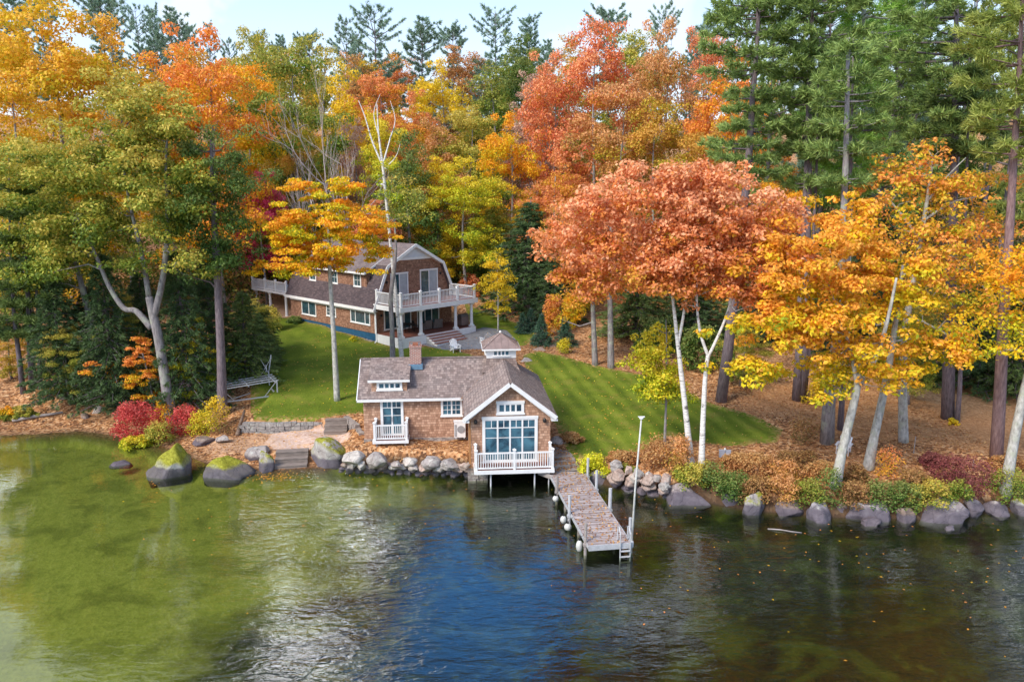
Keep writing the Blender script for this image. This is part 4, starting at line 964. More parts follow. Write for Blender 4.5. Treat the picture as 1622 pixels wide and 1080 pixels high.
def back_building():
    b = onY(432, 430, 92); b[2] = gz(b[0], 92); o = empty('back_building', b, atan2(HU[1], HU[0]), 'shingled outbuilding with grey roof and white stair rail half hidden behind the orange maple leaves', 'outbuilding')
    w = MB(); w.box(-4,5,0,6,-1,4.2); w.build('wall', M['cedar_dark'], o)
    r = MB(); r.slab([(-4.4,-.4,4.1),(5.4,-.4,4.1),(5.4,3,6.6),(-4.4,3,6.6)], .14); r.slab([(-4.4,3,6.6),(5.4,3,6.6),(5.4,6.4,4.1),(-4.4,6.4,4.1)], .14); r.build('roof', M['roof_upper'], o, fix=False)
    g = MB()
    for x in (-4.42, 5.38): g.prism([(-.4,3.95),(3,6.45),(6.4,3.95),(3,6.1)], lambda a, z, t: (t, a, z), x, x+.05)
    g.build('trim', M['white'], o)
    window(o, facing_front(0), -2.6, -1.2, 1.6, 3.0, cols=2); window(o, facing_left(-4), 1.6, 2.8, 1.6, 3.0, cols=2); window(o, facing_front(0), 1.2, 2.6, 1.6, 3.0, cols=2)
    railing(o, [(-4,-2.0),(-1.5,-2.0),(1,-2.0),(3.4,-2.0)], 1.0, 1.0, gap=.16, pw=.16)
    f = MB(); f.box(-4.1,3.5,-2.1,0,.7,1.0); f.build('deck', M['white'], o)
back_building()

# ================================================================== DOCK AND SMALL THINGS
ORD = ['first','second','third','fourth','fifth','sixth','seventh','eighth','ninth','tenth','eleventh','twelfth','thirteenth','fourteenth','fifteenth','sixteenth','seventeenth','eighteenth','nineteenth','twentieth','twenty-first','twenty-second','twenty-third','twenty-fourth','twenty-fifth','twenty-sixth']
def dock():
    o = empty('dock', (4.2, 29.35, 0), radians(8.5), 'long weathered wooden dock strewn with leaves, running out from the boathouse', 'dock')
    rng = np.random.default_rng(3); p = MB(); y = 0
    while y < 8.5:
        j = rng.uniform(-.03,.03,3); p.box(-.93+j[0],.93+j[1],y,y+.122,.56+j[2]*.3,.60+j[2]*.3); y += .147
    po = p.build('planking', M['wood_dock'], o)
    s = MB()
    for x in (-.88,.88,0): s.box(x-.04,x+.04,.05,8.5,.38,.555)
    s.build('beam', M['wood_grey'], o)
    e = MB(); e.box(-.95,.95,-.05,-.005,.36,.60); e.box(-.97,-.94,-.05,8.5,.42,.585); e.box(.94,.97,-.05,8.5,.42,.585); e.build('edge_rail', M['alum'], o)
    for x, y, zt, mt, r in [(-1.02,8.3,1.55,'galv',.035),(-1.04,6.1,1.35,'wood_grey',.075),(-1.04,3.3,1.5,'alum',.075),(-1.0,.35,1.45,'wood_grey',.07),
                            (1.04,8.0,1.5,'alum',.07),(1.04,6.2,1.5,'alum',.075),(1.04,3.7,1.55,'alum',.085),(1.02,.5,1.5,'alum',.07)]:
        m = MB(); zb = gz(4.2+x, 29.35+y)-.2; m.tube([(x,y,zb),(x+.01,y,zt)], r, 8); m.box(x-r-.02,x+r+.02,y-.09,y+.09,.40,.52); m.build('post', M[mt], o)
    for y in (2.2, 5.0, 7.2):
        m = MB(); m.bar((-.85,y,-1.2),(-.85,y,.4),.09,.09); m.bar((.85,y,-1.2),(.85,y,.4),.09,.09); m.bar((-.85,y+.02,-.5),(.85,y+.02,.3),.05,.07); m.build('trestle', M['wood_grey'], o)
    l = MB()
    for x in (.42,.86): l.tube([(x,.32,.62),(x,.30,1.2),(x,.12,1.3),(x,-.10,1.05),(x,-.14,-.9)], .028, 8)
    lo = l.build('ladder', M['alum'], o)
    for k in range(5): r = MB(); r.box(.44,.84,-.20,-.09,.28-.26*k,.31-.26*k); r.build('rung', M['alum'], lo)
    return o
dock()
def float_ball(label, x, y, z, r, sc=1.25):
    r *= .8
    o = empty('dock_float', (x, y, z), 0, label, 'float', 'white floats beside the dock')
    m = MB(); m.sphere((0,0,0), r, 14, 10, sc); m.build('ball', M['floatw'], o, True)
    n = MB(); n.tube([(0,0,r*sc-.02),(0,0,r*sc+.10)], .04, 8); n.tube([(0,0,r*sc+.08),(.22,.02,r*sc+.30)], .012, 5); n.build('neck', M['black'], o)
M['floatw'] = paint('dirty_white_plastic', (.62,.62,.58), .5, .15, 5)
q = lambda x, y: (4.2+x*cos(radians(8.5))-y*sin(radians(8.5)), 29.35+x*sin(radians(8.5))+y*cos(radians(8.5)))
float_ball('white round float hanging near the shore end of the dock', *q(-1.17,5.75), .30, .20, 1.0)
float_ball('white float hanging at the middle of the dock, the farther of the close pair', *q(-1.3,3.35), .28, .19)
float_ball('white float hanging at the middle of the dock, the nearer of the close pair', *q(-1.22,2.75), .18, .22, 1.0)
float_ball('long white float hanging at the lake end of the dock beside the corner post', *q(-1.16,.75), .22, .19, 1.8)
def flagpole():
    x, y = q(.98,.18); o = empty('flagpole', (x, y, .3), 0, 'tall bare white flagpole with a small cap standing at the corner of the dock', 'flagpole')
    m = MB(); m.tube([(0,0,-.9),(.12,.05,2.8),(.28,.08,5.75)], [.05,.042,.032], 10); m.build('pole', M['floatw'], o, True)
    c = MB(); c.tube([(.28,.08,5.75),(.28,.08,5.81)], .09, 10); c.bar((.14,.08,5.83),(.42,.08,5.83),.05,.04); c.build('cap', M['white'], o)
    b = MB(); b.box(-.10,.10,-.08,.08,.02,.28); b.build('bracket', M['galv'], o)
flagpole()
def boardwalk():
    a = np.array(q(0,8.65)); o = empty('boardwalk', (a[0], a[1], 0), radians(14), 'leaf covered wooden boardwalk with shallow steps leading from the lawn down to the dock', 'boardwalk')
    m = MB(); y = 0; z = .60
    for k in range(22):
        m.box(-.85-.01*(k % 3),.85,y,y+.135,z-.05,z); y += .145
        if k in (3, 6, 9): z += .11; m.box(-.84,.84,y-.02,y+.01,z-.16,z-.045)
    m.build('planking', M['wood_grey'], o)
    s = MB(); s.bar((-.9,0,.42),(-.9,1.6,.75),.06,.2); s.bar((.9,0,.42),(.9,1.6,.75),.06,.2); s.build('stringer', M['timber'], o)
boardwalk()
def beam_under():
    o = empty('plank_beam', (2.0, 37.5, 0), radians(-12), 'old sloping plank between the boathouse corner and the dock, just above the water', 'plank')
    m = MB(); m.bar((-.6,0,.62),(1.15,-.7,.42),.07,.22); m.bar((-.6,.3,.6),(1.15,-.4,.4),.05,.16); m.build('plank', M['wood_grey'], o)
beam_under()
def adirondack(label, p, rz):
    o = empty('adirondack_chair', p, rz, label, 'garden chair', 'white adirondack chairs on the patio')
    s = MB()
    for k in range(5): s.bar((-.27,-.35+k*.115,.38-k*.022),(.27,-.35+k*.115,.38-k*.022),.10,.022)
    s.build('seat', M['white'], o)
    b = MB()
    for k in range(6):
        x = -.26+k*.104; h = 1.02-.10*abs(k-2.5)**1.5*.5; b.bar((x*.8,.16,.28),(x*1.1,.16+.36,h+.06),.09,.02,(0,1,0))
    b.bar((-.27,.26,.5),(.27,.26,.5),.03,.07); b.build('backrest', M['white'], o)
    for sx in (-1, 1):
        l = MB(); l.bar((sx*.31,-.38,0),(sx*.31,-.38,.55),.035,.12); l.build('leg', M['white'], o)
        l = MB(); l.bar((sx*.29,-.42,.40),(sx*.29,.50,.02),.03,.12); l.bar((sx*.31,.22,.12),(sx*.31,.22,.56),.035,.09); l.build('leg', M['white'], o)
        a = MB(); a.bar((sx*.35,-.45,.57),(sx*.35,.34,.57),.13,.025); a.build('armrest', M['white'], o)
g1 = onG(721,557); adirondack('white adirondack chair facing the lake on the patio in front of the porch steps', g1, radians(25))
g2 = onG(769,545); adirondack('white adirondack chair on the patio edge seen just behind the cupola roof', g2, radians(-150))
g3 = onG(1336,718); adirondack('white garden chair standing alone in the leaf litter behind the pale forked trunk', g3, radians(-35))
def wicker(label, x, y, rz):
    p = HW(x, y, .75); o = empty('wicker_armchair', p, atan2(HU[1], HU[0])+rz, label, 'armchair', 'wicker armchairs on the porch')
    m = MB(); m.box(-.38,.38,-.36,.36,.06,.38); m.build('seat', M['wicker'], o)
    m = MB(); m.slab([(-.4,.36,.3),(.4,.36,.3),(.42,.50,.92),(-.42,.50,.92)], .1); m.build('backrest', M['wicker'], o, fix=False)
    for s_ in (-1, 1): m = MB(); m.box(s_*.36,s_*.48,-.36,.42,.06,.62); m.build('armrest', M['wicker'], o)
    m = MB(); m.box(-.33,.33,-.32,.32,.38,.50); m.build('cushion', M['cushion'], o)
wicker('low wicker armchair in the middle of the porch, left of the pair', 4.3, -1.6, radians(180))
wicker('low wicker armchair in the middle of the porch, right of the pair', 5.5, -1.7, radians(170))
def porch_set():
    p = HW(2.6, -1.6, .75); o = empty('porch_table', p, .3, 'round dark metal table on the porch between the first two columns', 'table')
    m = MB(); m.tube([(0,0,.70),(0,0,.74)], .5, 18); m.build('tabletop', M['black'], o)
    for k in range(3): a = k*2.1; l = MB(); l.tube([(.1*cos(a),.1*sin(a),.7),(.35*cos(a),.35*sin(a),0)], .025, 6); l.build('leg', M['black'], o)
    for k, (dx, dy, w_) in enumerate([(-.85,.1,'left'), (.8,.3,'right')]):
        p2 = HW(2.6+dx, -1.6+dy, .75); c = empty('dining_chair', p2, atan2(HU[1], HU[0])+(-1.4 if dx < 0 else 1.4), 'dark metal dining chair on the %s of the round porch table' % w_, 'chair')
        m = MB(); m.box(-.22,.22,-.22,.22,.42,.47); m.build('seat', M['black'], c); m = MB(); m.box(-.22,.22,.20,.23,.5,.92); m.build('backrest', M['black'], c)
        for sx in (-1,1):
            for sy in (-1,1): m = MB(); m.bar((sx*.2,sy*.2,0),(sx*.2,sy*.2,.42),.03,.03); m.build('leg', M['black'], c)
porch_set()
p = HW(8.1,-2.6,.75); bo_ = empty('barbecue', p, atan2(HU[1], HU[0]), 'covered dark barbecue grill at the far end of the porch', 'barbecue')
m = MB(); m.box(-.45,.45,-.3,.3,.1,.85); m.build('cabinet', M['cushion'], bo_); m = MB(); m.tube([(-.45,0,.85),(.45,0,.85)], .3, 12); m.build('lid', M['wicker'], bo_)

def boat_lift():
    b = onG(390, 628); o = empty('boat_lift', b, radians(30), 'aluminium boat lift frame stored on the leaves at the edge of the lawn', 'boat lift')
    t = MB()
    for x in (-1.9, 1.9):
        t.bar((x,-1.3,.15),(x,1.3,.15),.08,.08); 
    for y in (-1.3, 1.3): t.bar((-1.9,y,.15),(1.9,y,.15),.08,.08)
    t.bar((-1.9,-1.3,.15),(1.9,1.3,.15),.05,.05); t.build('base_frame', M['alum'], o)
    for x in (-1.9, 1.9):
        for y in (-1.3, 1.3):
            m = MB(); m.bar((x,y,-.1),(x,y,1.25),.08,.08); m.bar((x,y,1.2),(x*.55,y,.2),.04,.04); m.build('leg', M['alum'], o)
    u = MB()
    for y in (-.95, -.3, .35, 1.0): u.bar((-2.1,y,.95),(2.1,y,1.15),.07,.07)
    for x in (-1.8, 0, 1.8): u.bar((x,-1.3,1.02+.05*x),(x,1.3,1.02+.05*x),.06,.06)
    u.build('cradle', M['alum'], o)
    w = MB(); w.bar((1.9,1.3,1.2),(2.2,1.5,2.5),.06,.06); w.bar((1.9,1.3,1.2),(1.4,1.3,2.3),.04,.04); w.bar((2.2,1.5,2.3),(1.4,1.3,1.2),.04,.04)
    for k in range(10): a = 2*pi*k/10; w.bar((1.7+.0,1.2+.28*cos(a),1.6+.28*sin(a)),(1.7,1.2+.28*cos(a+.63),1.6+.28*sin(a+.63)),.03,.03)
    w.build('winch', M['galv'], o)
boat_lift()
def stone_steps(name, label, a, b, n, z0, z1, depth, mat='timber', rise_away=True):
    """a,b ends of the lowest step"""
    a, b = np.array(a[:2]), np.array(b[:2]); c = (a+b)/2; d = b-a; wdt = np.linalg.norm(d); rz = atan2(d[1], d[0])
    o = empty(name, (c[0], c[1], z0), rz, label, 'steps')
    for k in range(n):
        m = MB(); z = (z1-z0)*(k+1)/n; m.box(-wdt/2,wdt/2,k*depth,n*depth+.2,z-(z1-z0)/n-(.4 if k == 0 else 0),z); m.box(-wdt/2-.01,wdt/2+.01,k*depth-.03,(k+1)*depth-.04,z+.002,z+.05); m.build('step', M[mat], o)
stone_steps('lake_steps', 'three grey stone steps going down into the water between the mossy boulders', onz(434,744,0), onz(486,741,0), 3, -.10, .66, .46, 'timber')
stone_steps('lawn_steps', 'short flight of grey timber steps from the sandy terrace up to the lawn', onz(513,690,.5), onz(549,689,.5), 3, .48, 1.26, .36, 'timber')
def stone_wall(name, label, pts, z0, z1, seed):
    rng = np.random.default_rng(seed); mb = MB(); P_ = [np.array(p_[:2]) for p_ in pts]
    for a, b in zip(P_, P_[1:]):
        Lg = np.linalg.norm(b-a); z = z0
        while z < z1-.05:
            h = rng.uniform(.13,.30); x = -rng.random()*.3
            while x < Lg:
                w_ = rng.uniform(.22,.5); t0, t1 = x/Lg, min(1, (x+w_-.025)/Lg); j = rng.uniform(-.04,.04); n_ = np.array([-(b-a)[1], (b-a)[0]])/Lg
                p0 = a+(b-a)*t0; p1 = a+(b-a)*t1
                mb.bar((*(p0+n_*j),z+h/2),(*(p1+n_*j),z+h/2), .32, h-.02); x += w_
            z += h
    c = P_[0]; 
    o = mb.build(name, M['stonewall']); return tag(o, label, 'wall')
stone_wall('retaining_wall', 'low dry stone retaining wall between the lawn and the sandy terrace', [onz(388,680,.6), onz(430,681,.6), onz(470,679,.6), onz(511,677,.6)], .30, 1.02, 1)
stone_wall('retaining_wall', 'short stone retaining wall joining the timber steps to the boathouse corner', [onz(551,677,.6), onz(566,690,.6), onz(574,698,.6)], .30, 1.15, 2)
def box_post():
    b = onG(1147, 735); o = empty('utility_box', b, radians(-8), 'pair of small grey utility boxes on a post behind the bank shrubs', 'utility box')
    m = MB(); m.bar((0,0,-.2),(0,0,.75),.09,.09); m.build('post', M['wood_grey'], o)
    for x in (-.16,.16): m = MB(); m.box(x-.14,x+.14,-.12,.05,.42,.78); m.box(x-.155,x+.155,-.14,.06,.78,.81); m.build('box', paint('grey_box%d' % (x > 0), (.40,.42,.50), .5), o)
    m = MB(); m.sphere((0,0,.86), .06, 8, 6); m.build('lamp', M['white'], o)
box_post()
def stake(px, py, h, label):
    b = onG(px, py); m = MB(); m.tube([(0,0,-.2),(.02,0,h)], .03, 6); o = m.build('marker_stake', M['wood_grey']); o.location = tuple(b); tag(o, label, 'stake')
stake(1447, 718, 1.0, 'thin pale wooden stake standing in the pine needles right of the garden chair')
stake(1231, 748, .55, 'short pale stake among the brown brush on the bank')
stake(1540, 742, .5, 'short pale stake in the dark red bushes on the bank')
def log(name, label, a, b, r, mat='wood_brown', cat='log', zl=.1):
    c = (a+b)/2; m = MB(); m.tube([a-c,(a-c)*.3+np.array([0,0,.03]),(b-c)*.4,b-c], [r,r*.95,r*.8,r*.55], 8); o = m.build(name, M[mat], None, True)
    o.location = tuple(c+np.array([0,0,zl])); return tag(o, label, cat)
log('driftwood_log', 'bleached driftwood log leaning on the leaf bank beside the retaining wall', onG(376,691), onG(388,660)+np.array([0,0,.35]), .13)
log('floating_stick', 'thin pale stick floating on the water off the right bank', onz(1216,838,0), onz(1270,844,0), .035, 'wood_grey', 'stick', .02)
def old_crib():
    b = onG(118, 632); o = empty('timber_crib', b, .3, 'small stack of old timber beside the left cove', 'timber stack')
    for k, (x, y, z, a) in enumerate([(0,0,.1,0),(0,.5,.1,.05),(0,1.0,.1,-.04),(-.5,.5,.25,1.5),(.5,.5,.25,1.6),(0,.3,.4,.1),(0,.8,.4,-.1)]):
        m = MB(); m.bar((x-.9*cos(a),y-.9*sin(a),z),(x+.9*cos(a),y+.9*sin(a),z),.12,.12); m.build('beam', M['wood_grey'], o)
old_crib()
def beach_log():
    log('beach_log', 'long pale weathered log lying along the left cove beach', onG(20,668), onG(100,655), .12, 'wood_grey')
beach_log()

# ================================================================== ROCKS
import bmesh
_bm = bmesh.new(); bmesh.ops.create_icosphere(_bm, subdivisions=4, radius=1.0); _bm.verts.ensure_lookup_table()
ICO_V = np.array([v.co[:] for v in _bm.verts]); ICO_F = np.array([[v.index for v in f.verts] for f in _bm.faces]); _bm.free()
def rock(name, label, px, base_py, w, h, mat, seed, zb=0.0, depth=.75, cuts=9, group=None, cat='rock', rz=None, tilt=0.0, back=0.0, sink=.5, peak=.06, rough=1.0):
    p = onz(px, base_py, zb); k = p[1]/(FPX*CP); sx = w*k*.5; sz = h*k/1.05
    rng = np.random.default_rng(seed); V = ICO_V.copy()
    for _ in range(cuts):
        n_ = rng.normal(size=3); n_[2] *= .8; n_ /= np.linalg.norm(n_); d = rng.uniform(.48,.85); s_ = V@n_; ex = np.maximum(s_-d, 0); V = V-ex[:, None]*n_[None]*.93
    ph = rng.uniform(0, 6, 6); fr = rng.uniform(2, 4, 3)
    V = V*(1+.05*np.sin(V[:, [0]]*fr[0]*1.7+ph[0])*np.sin(V[:, [1]]*fr[1]*1.7+ph[1])+.03*np.sin(V[:, [2]]*fr[2]*3+ph[2]+V[:, [0]]*4))
    for fq, am in ((5.5, .035), (11, .018)):
        pp_ = rng.uniform(0, 6, 3); V = V*(1+am*rough*(np.sin(V[:, [0]]*fq+pp_[0]+2*V[:, [2]])*np.sin(V[:, [1]]*fq*1.2+pp_[1])+np.sin(V[:, [2]]*fq*1.1+pp_[2]+V[:, [0]]*3)*.6))
    V = V/np.abs(V).max(0)
    V[:, :2] *= (1-peak*np.clip(V[:, [2]], 0, 1)**2)
    hh = sz*(1+sink)/2; V = V*np.array([sx, sx*depth, hh])
    me = mesh_np(name, V.astype(np.float32), ICO_F); me.polygons.foreach_set('use_smooth', [True]*len(me.polygons)); me.materials.append(M[mat])
    o = bpy.data.objects.new(name, me); COL.objects.link(o)
    o.location = (p[0], p[1]+sx*depth*.75+back, zb-sz*sink+hh); o.rotation_euler = (0, tilt, rng.uniform(-.25,.25) if rz is None else rz)
    return tag(o, label, cat, group)
rock('boulder', 'tall moss covered boulder standing in the water below the red bushes', 267, 757, 84, 64, 'rock_moss', 131, cat='boulder', depth=.8, cuts=22, peak=.2, sink=.8, rough=1.6)
rock('boulder', 'long low boulder with a mossy top in the water left of the stone steps', 353, 758, 90, 38, 'rock_moss', 142, cat='boulder', cuts=16, depth=.7, sink=.75, peak=.12, rz=0.0, rough=1.6)
rock('boulder', 'upright grey boulder with a small moss cap touching the stone steps', 418, 748, 32, 36, 'rock_moss2', 103, cat='boulder', sink=1.0, peak=.2)
rock('rock', 'flat pale rock lying behind the upright boulder left of the stone steps', 408, 728, 50, 24, 'rock_grey', 104, zb=.2)
rock('boulder', 'big pale boulder with bright green moss on top, right of the stone steps', 514, 742, 70, 50, 'rock_moss2', 115, cat='boulder', tilt=-.15, depth=.9, peak=.2, sink=.7, rough=1.6)
rock('rock', 'dark rock just under the water left of the tall mossy boulder', 190, 746, 42, 14, 'rock_brown', 106, zb=-.30, sink=.2)
rock('rock', 'pale grey rock beside the dark log at the left cove', 152, 662, 22, 20, 'rock_grey', 107, zb=.15)
rock('rock', 'dark brown rock leaning at the water edge of the left cove', 134, 668, 18, 16, 'rock_brown', 108, zb=.1)
rock('rock', 'flat grey rock half buried in the leaves above the sandy terrace wall', 352, 700, 26, 10, 'rock_grey', 109, zb=.4)
rock('rock', 'dark rock under the green bush at the foot of the tall grey trunk', 318, 705, 40, 12, 'rock_brown', 110, zb=.15)
rock('rock', 'large pale rock lying in the shade beneath the boathouse floor', 806, 757, 46, 26, 'rock_pale', 111, zb=-.05, back=.9)
rock('rock', 'flat dark rock between the boathouse wall and the boardwalk', 886, 706, 34, 14, 'rock_grey', 112, zb=.9)
rngR = np.random.default_rng(77)
MATN = {'rock_grey':'grey', 'rock_pink':'pinkish', 'rock_pale':'pale', 'rock_brown':'brown'}
def riprap(x0, x1, yfun, rows, where, grp, seed):
    rng = np.random.default_rng(seed)
    for ri, (zb, dy, wmin, wmax, hr, rowname) in enumerate(rows):
        x = x0+rng.uniform(-6, 6); i = 0
        while x < x1 and i < len(ORD):
            w_ = rng.uniform(wmin, wmax); mt = rng.choice(list(MATN), p=[.33,.3,.25,.12]); y = yfun(x+w_/2)+dy+rng.uniform(-2, 2)
            size = 'small' if w_ < wmin+(wmax-wmin)*.33 else ('large' if w_ > wmin+(wmax-wmin)*.72 else 'middling')
            if i >= len(ORD): break
            rock('rock', '%s %s rock, %s from the left in the %s row %s' % (size, MATN[mt], ORD[i], rowname, where), x+w_/2, y, w_*1.08, w_*rng.uniform(*hr), mt, seed*100+ri*40+i, zb=zb, group=grp, cuts=10, depth=.85)
            x += w_*rng.uniform(.82, 1.15); i += 1
riprap(540, 742, lambda x: 742+(x-540)*.035, [(-.05,6,8,20,(.5,.8),'waterline'), (.15,2,9,24,(.5,.8),'lower middle'), (.42,-2,9,28,(.45,.75),'upper middle'), (.70,-8,14,44,(.38,.6),'top')], 'below the boathouse wing', 'rocks of the bank below the boathouse wing', 3)
riprap(962, 1058, lambda x: 768+(x-962)*.21, [(-.05,4,12,24,(.55,.8),'waterline'), (.35,-4,16,28,(.6,.85),'second'), (.75,-14,15,26,(.6,.85),'third'), (1.05,-24,12,22,(.6,.85),'top')], 'right of the flagpole', 'rocks piled right of the dock', 4)
for i, (a, b, by, h, mt, lab, zb) in enumerate([
    (930,972,768,22,'rock_grey','grey rock at the water edge beside the lime green shrub',0),
    (1044,1130,801,34,'rock_slab','long flat shore slab heaped with leaves at the right end of the rock pile',0),
    (1138,1177,803,26,'rock_slab','short dark slab with a leafy top right of the leaf heaped slab',0),
    (1175,1216,816,40,'rock_moss2','wedge shaped rock with a mossy tip on the right shore',0),
    (1213,1246,800,22,'rock_slab','small dark rock tucked above the wide cracked slab',.15),
    (1228,1284,817,24,'rock_brown','wide brown slab in the water between the wedge rock and the sloping slab',0),
    (1282,1329,828,32,'rock_slab','sloping purple grey slab jutting into the water below the pale forked trunk',0),
    (1317,1347,817,28,'rock_brown','dark rock between the sloping slab and the long straight slab',0),
    (1342,1430,825,26,'rock_slab','long straight slab along the water below the green bank shrubs',0),
    (1362,1400,834,14,'rock_brown','low brown rock in the water in front of the long straight slab',-.05),
    (1422,1454,828,30,'rock_brown','dark angular rock between the two long slabs of the right shore',0),
    (1450,1553,830,36,'rock_slab','largest slab of the right shore, curved and purple grey',0),
    (1530,1570,812,22,'rock_slab','grey slab lying above the right end of the largest shore slab',.2),
    (1565,1606,818,24,'rock_slab','dark grey shore rock second from the right edge of the photo',0),
    (1604,1650,818,30,'rock_moss2','lichen spotted rock at the right edge of the photo by the water',0),
    (1498,1518,842,9,'rock_grey','tiny rock awash in front of the largest shore slab',-.05),
    (1296,1318,806,14,'rock_pale','small pale rock resting above the sloping slab',.35),
    (1253,1273,798,10,'rock_pale','small pale rock resting above the wide brown slab',.4),
    (842,868,560,10,'rock_brown','flat ledge stone at the corner between the upper lawn and the patio',2.1),
    (862,900,556,10,'rock_brown','long flat ledge stone below the small dark spruces',2.1),
    (822,848,577,10,'rock_grey','low ledge stone at the near corner of the right lawn behind the roof',1.9)]):
    rock('rock', lab, (a+b)/2, by, b-a, h, mt, 300+i, zb=zb, cuts=14, sink=.8, rough=1.5, depth=.6 if b-a > 60 else .8, rz=0.0 if b-a > 60 else None)

# ================================================================== SHRUBS
def shrub(name, label, px, py, w, h, lf, seed, n=None, leafs=.11, per=80, cr=None, group=None, cat='shrub', bare=0.0, zb=None):
    rng = np.random.default_rng(seed); b = onG(px, py) if zb is None else onz(px, py, zb); k = b[1]/(FPX*CP); rx = w*k/2; hz = h*k; cr = cr or max(.16, min(.42, hz*.28))
    n = n or int(np.clip(5.5*rx*rx*hz/(cr**3)*.16+8, 10, 90)); C = []
    for _ in range(n*5):
        if len(C) >= n: break
        a = rng.uniform(0, 2*pi); e = rng.random()**.7; rr = rx*sqrt(max(0, 1-e*e*.85))*rng.uniform(.2, 1)**.5*(1+.25*sin(3*a+seed))
        c = np.array([rr*cos(a), rr*sin(a)*.75, hz*(e*.95+.02)])
        if C and np.min(np.linalg.norm(np.array(C)-c, axis=1)) < cr*.55: continue
        C.append(c)
    C = np.array(C); mb = MB(); sk = [(np.array([rng.uniform(-.3,.3)*rx, rng.uniform(-.2,.2)*rx, -.1]), .03) for _ in range(5)]
    grow(sk, C, mb, rng, .018, 3); V_ = np.clip(.6*C[:, 2]/max(hz, .1)+.45*rng.random(len(C)), 0, 1)
    P_, Nn, V1, W1 = clump_leaves(C, cr*rng.uniform(.7, 1.3, len(C)), per, rng, .8, val=V_)
    cm = leaf_mesh(name+'_foliage', P_, Nn, np.full(len(P_), leafs), V1, W1)
    o = empty(name, b, 0, label, cat, group)
    for nm, me, mt in (('stem', mb_mesh(mb, 'stem'), M['wood_brown']), ('foliage', cm, L(lf))):
        me.materials.append(mt); c = bpy.data.objects.new(nm, me); COL.objects.link(c); c.parent = o
    return o
S = shrub
S('red_bush','big crimson bush overhanging the water left of the grey tree trunk',217,697,78,62,'red',1)
S('red_bush','smaller crimson bush right of the grey tree trunk',297,688,52,44,'red',2)
S('green_bush','bright green bush between the crimson bush and the tall straight trunk',326,686,46,36,'ygreen',3)
S('yellow_sapling','small yellow leaved shrub leaning beside the tall straight trunk',346,676,22,50,'yellow',4,n=14)
S('orange_bush','small orange bush at the foot of the grey tree trunk behind the red bushes',262,668,36,34,'oryel',5)
S('green_bush','olive bush between the crimson bush and the mossy boulder',252,704,40,34,'olive',6)
S('green_bush','thin green and yellow growth hanging over the water below the crimson bush',215,706,56,14,'ygreen',7)
S('dry_bush','grey brown leafless brush beside the driftwood log',352,690,34,44,'brush',8,n=16,per=25)
S('green_bush','small green shrub at the left edge of the cove beach',30,660,60,14,'olive',9)
S('lime_bush','lime green juniper spilling over the bank beside the dock',940,757,54,38,'limebush',10)
S('leafy_bush','low russet bush on the bank just behind the flagpole',1036,742,60,52,'litter',11,per=60)
S('leafy_bush','russet and orange bush between the thin sapling and the birch trunks',1072,745,56,54,'rust',12)
S('green_bush','dark green bush at the feet of the two birch trunks',1100,768,64,36,'olive',13)
bank = [(1130,776,62,40,'dkgreen','mid green bush on the bank right of the birch trunks'),
 (1166,784,60,38,'dkgreen','dark olive bush on the bank below the utility boxes'),
 (1200,790,58,36,'brush','rusty green bush on the bank above the wedge shaped rock'),
 (1238,792,64,40,'rust','rusty bush on the bank above the small dark rock'),
 (1276,800,52,46,'green','bright green bush on the bank above the wide brown slab'),
 (1312,796,44,60,'dkgreen','dark green bush beside the foot of the pale forked trunk'),
 (1350,802,54,40,'brush','rusty green bush on the bank just right of the pale forked trunk'),
 (1392,804,56,42,'dkgreen','green bush on the bank above the long straight slab'),
 (1432,806,46,42,'dkgreen','dark green bush above the dark angular rock'),
 (1474,802,66,42,'olive','wide olive bush on the bank above the largest shore slab'),
 (1516,798,48,38,'green','green bush at the right end of the largest shore slab'),
 (1594,792,70,48,'green','green bush at the foot of the leaning trunk by the right edge')]
for i, (x, y, w_, h_, lf_, lb) in enumerate(bank): S('bank_bush', lb, x, y, w_, h_, lf_, 20+i, group='bushes along the right bank', leafs=.10, per=70)
back_ = [(1190,752,76,34,'litter','russet brush behind the utility boxes'), (1262,745,80,30,'brush','brown brush in front of the grey forked pine base'),
 (1272,700,44,40,'brush','dark brown rounded shrub left of the thick grey trunk'), (1240,762,60,34,'rust','rust brown brush in the middle of the bank'),
 (1405,752,42,44,'orange2','small scarlet and orange shrub right of the second pale trunk'), (1300,760,56,30,'litter','low russet brush left of the pale forked trunk'),
 (1448,775,60,34,'brush','brown and green brush above the long straight slab'), (1500,762,66,40,'maroon','dark maroon bush left of the larger maroon thicket'),
 (1542,776,84,50,'maroon','large dark maroon thicket near the right pine trunk'), (1476,738,44,20,'maroon','small low maroon shrub in the pine needles'),
 (1590,740,60,20,'litter','low russet shrub behind the leaning trunk at the right edge'), (1350,762,50,26,'brush','brown brush between the two pale trunks'),
 (1160,742,40,22,'litter','low russet shrub right of the utility boxes'), (905,700,36,14,'litter','low russet growth on the bank beside the boardwalk'),
 (985,733,50,18,'litter','low russet growth above the rock pile behind the flagpole'), (990,748,40,10,'green','thin green growth on the rock pile behind the flagpole')]
for i, (x, y, w_, h_, lf_, lb) in enumerate(back_): S('brush', lb, x, y, w_, h_, lf_, 50+i, group='brush behind the right bank', leafs=.10, per=55)
fld = [(690,577,20,6,'limebush','tiny flower clump by the chimney'),]
S('foundation_shrub','low green shrub at the far end of the house foundation',468,512,22,10,'dkgreen',80)
S('foundation_shrub','small pot plant green shrub under the wide side window of the house',560,540,10,6,'ygreen',81,n=8)
S('young_shrub','pale green young shrub in front of the small spruces',893,560,14,24,'ygreen',82,n=14)
S('orange_sapling','slender orange and yellow shrub between the two small spruces',876,532,34,64,'orange2',83,leafs=.14)
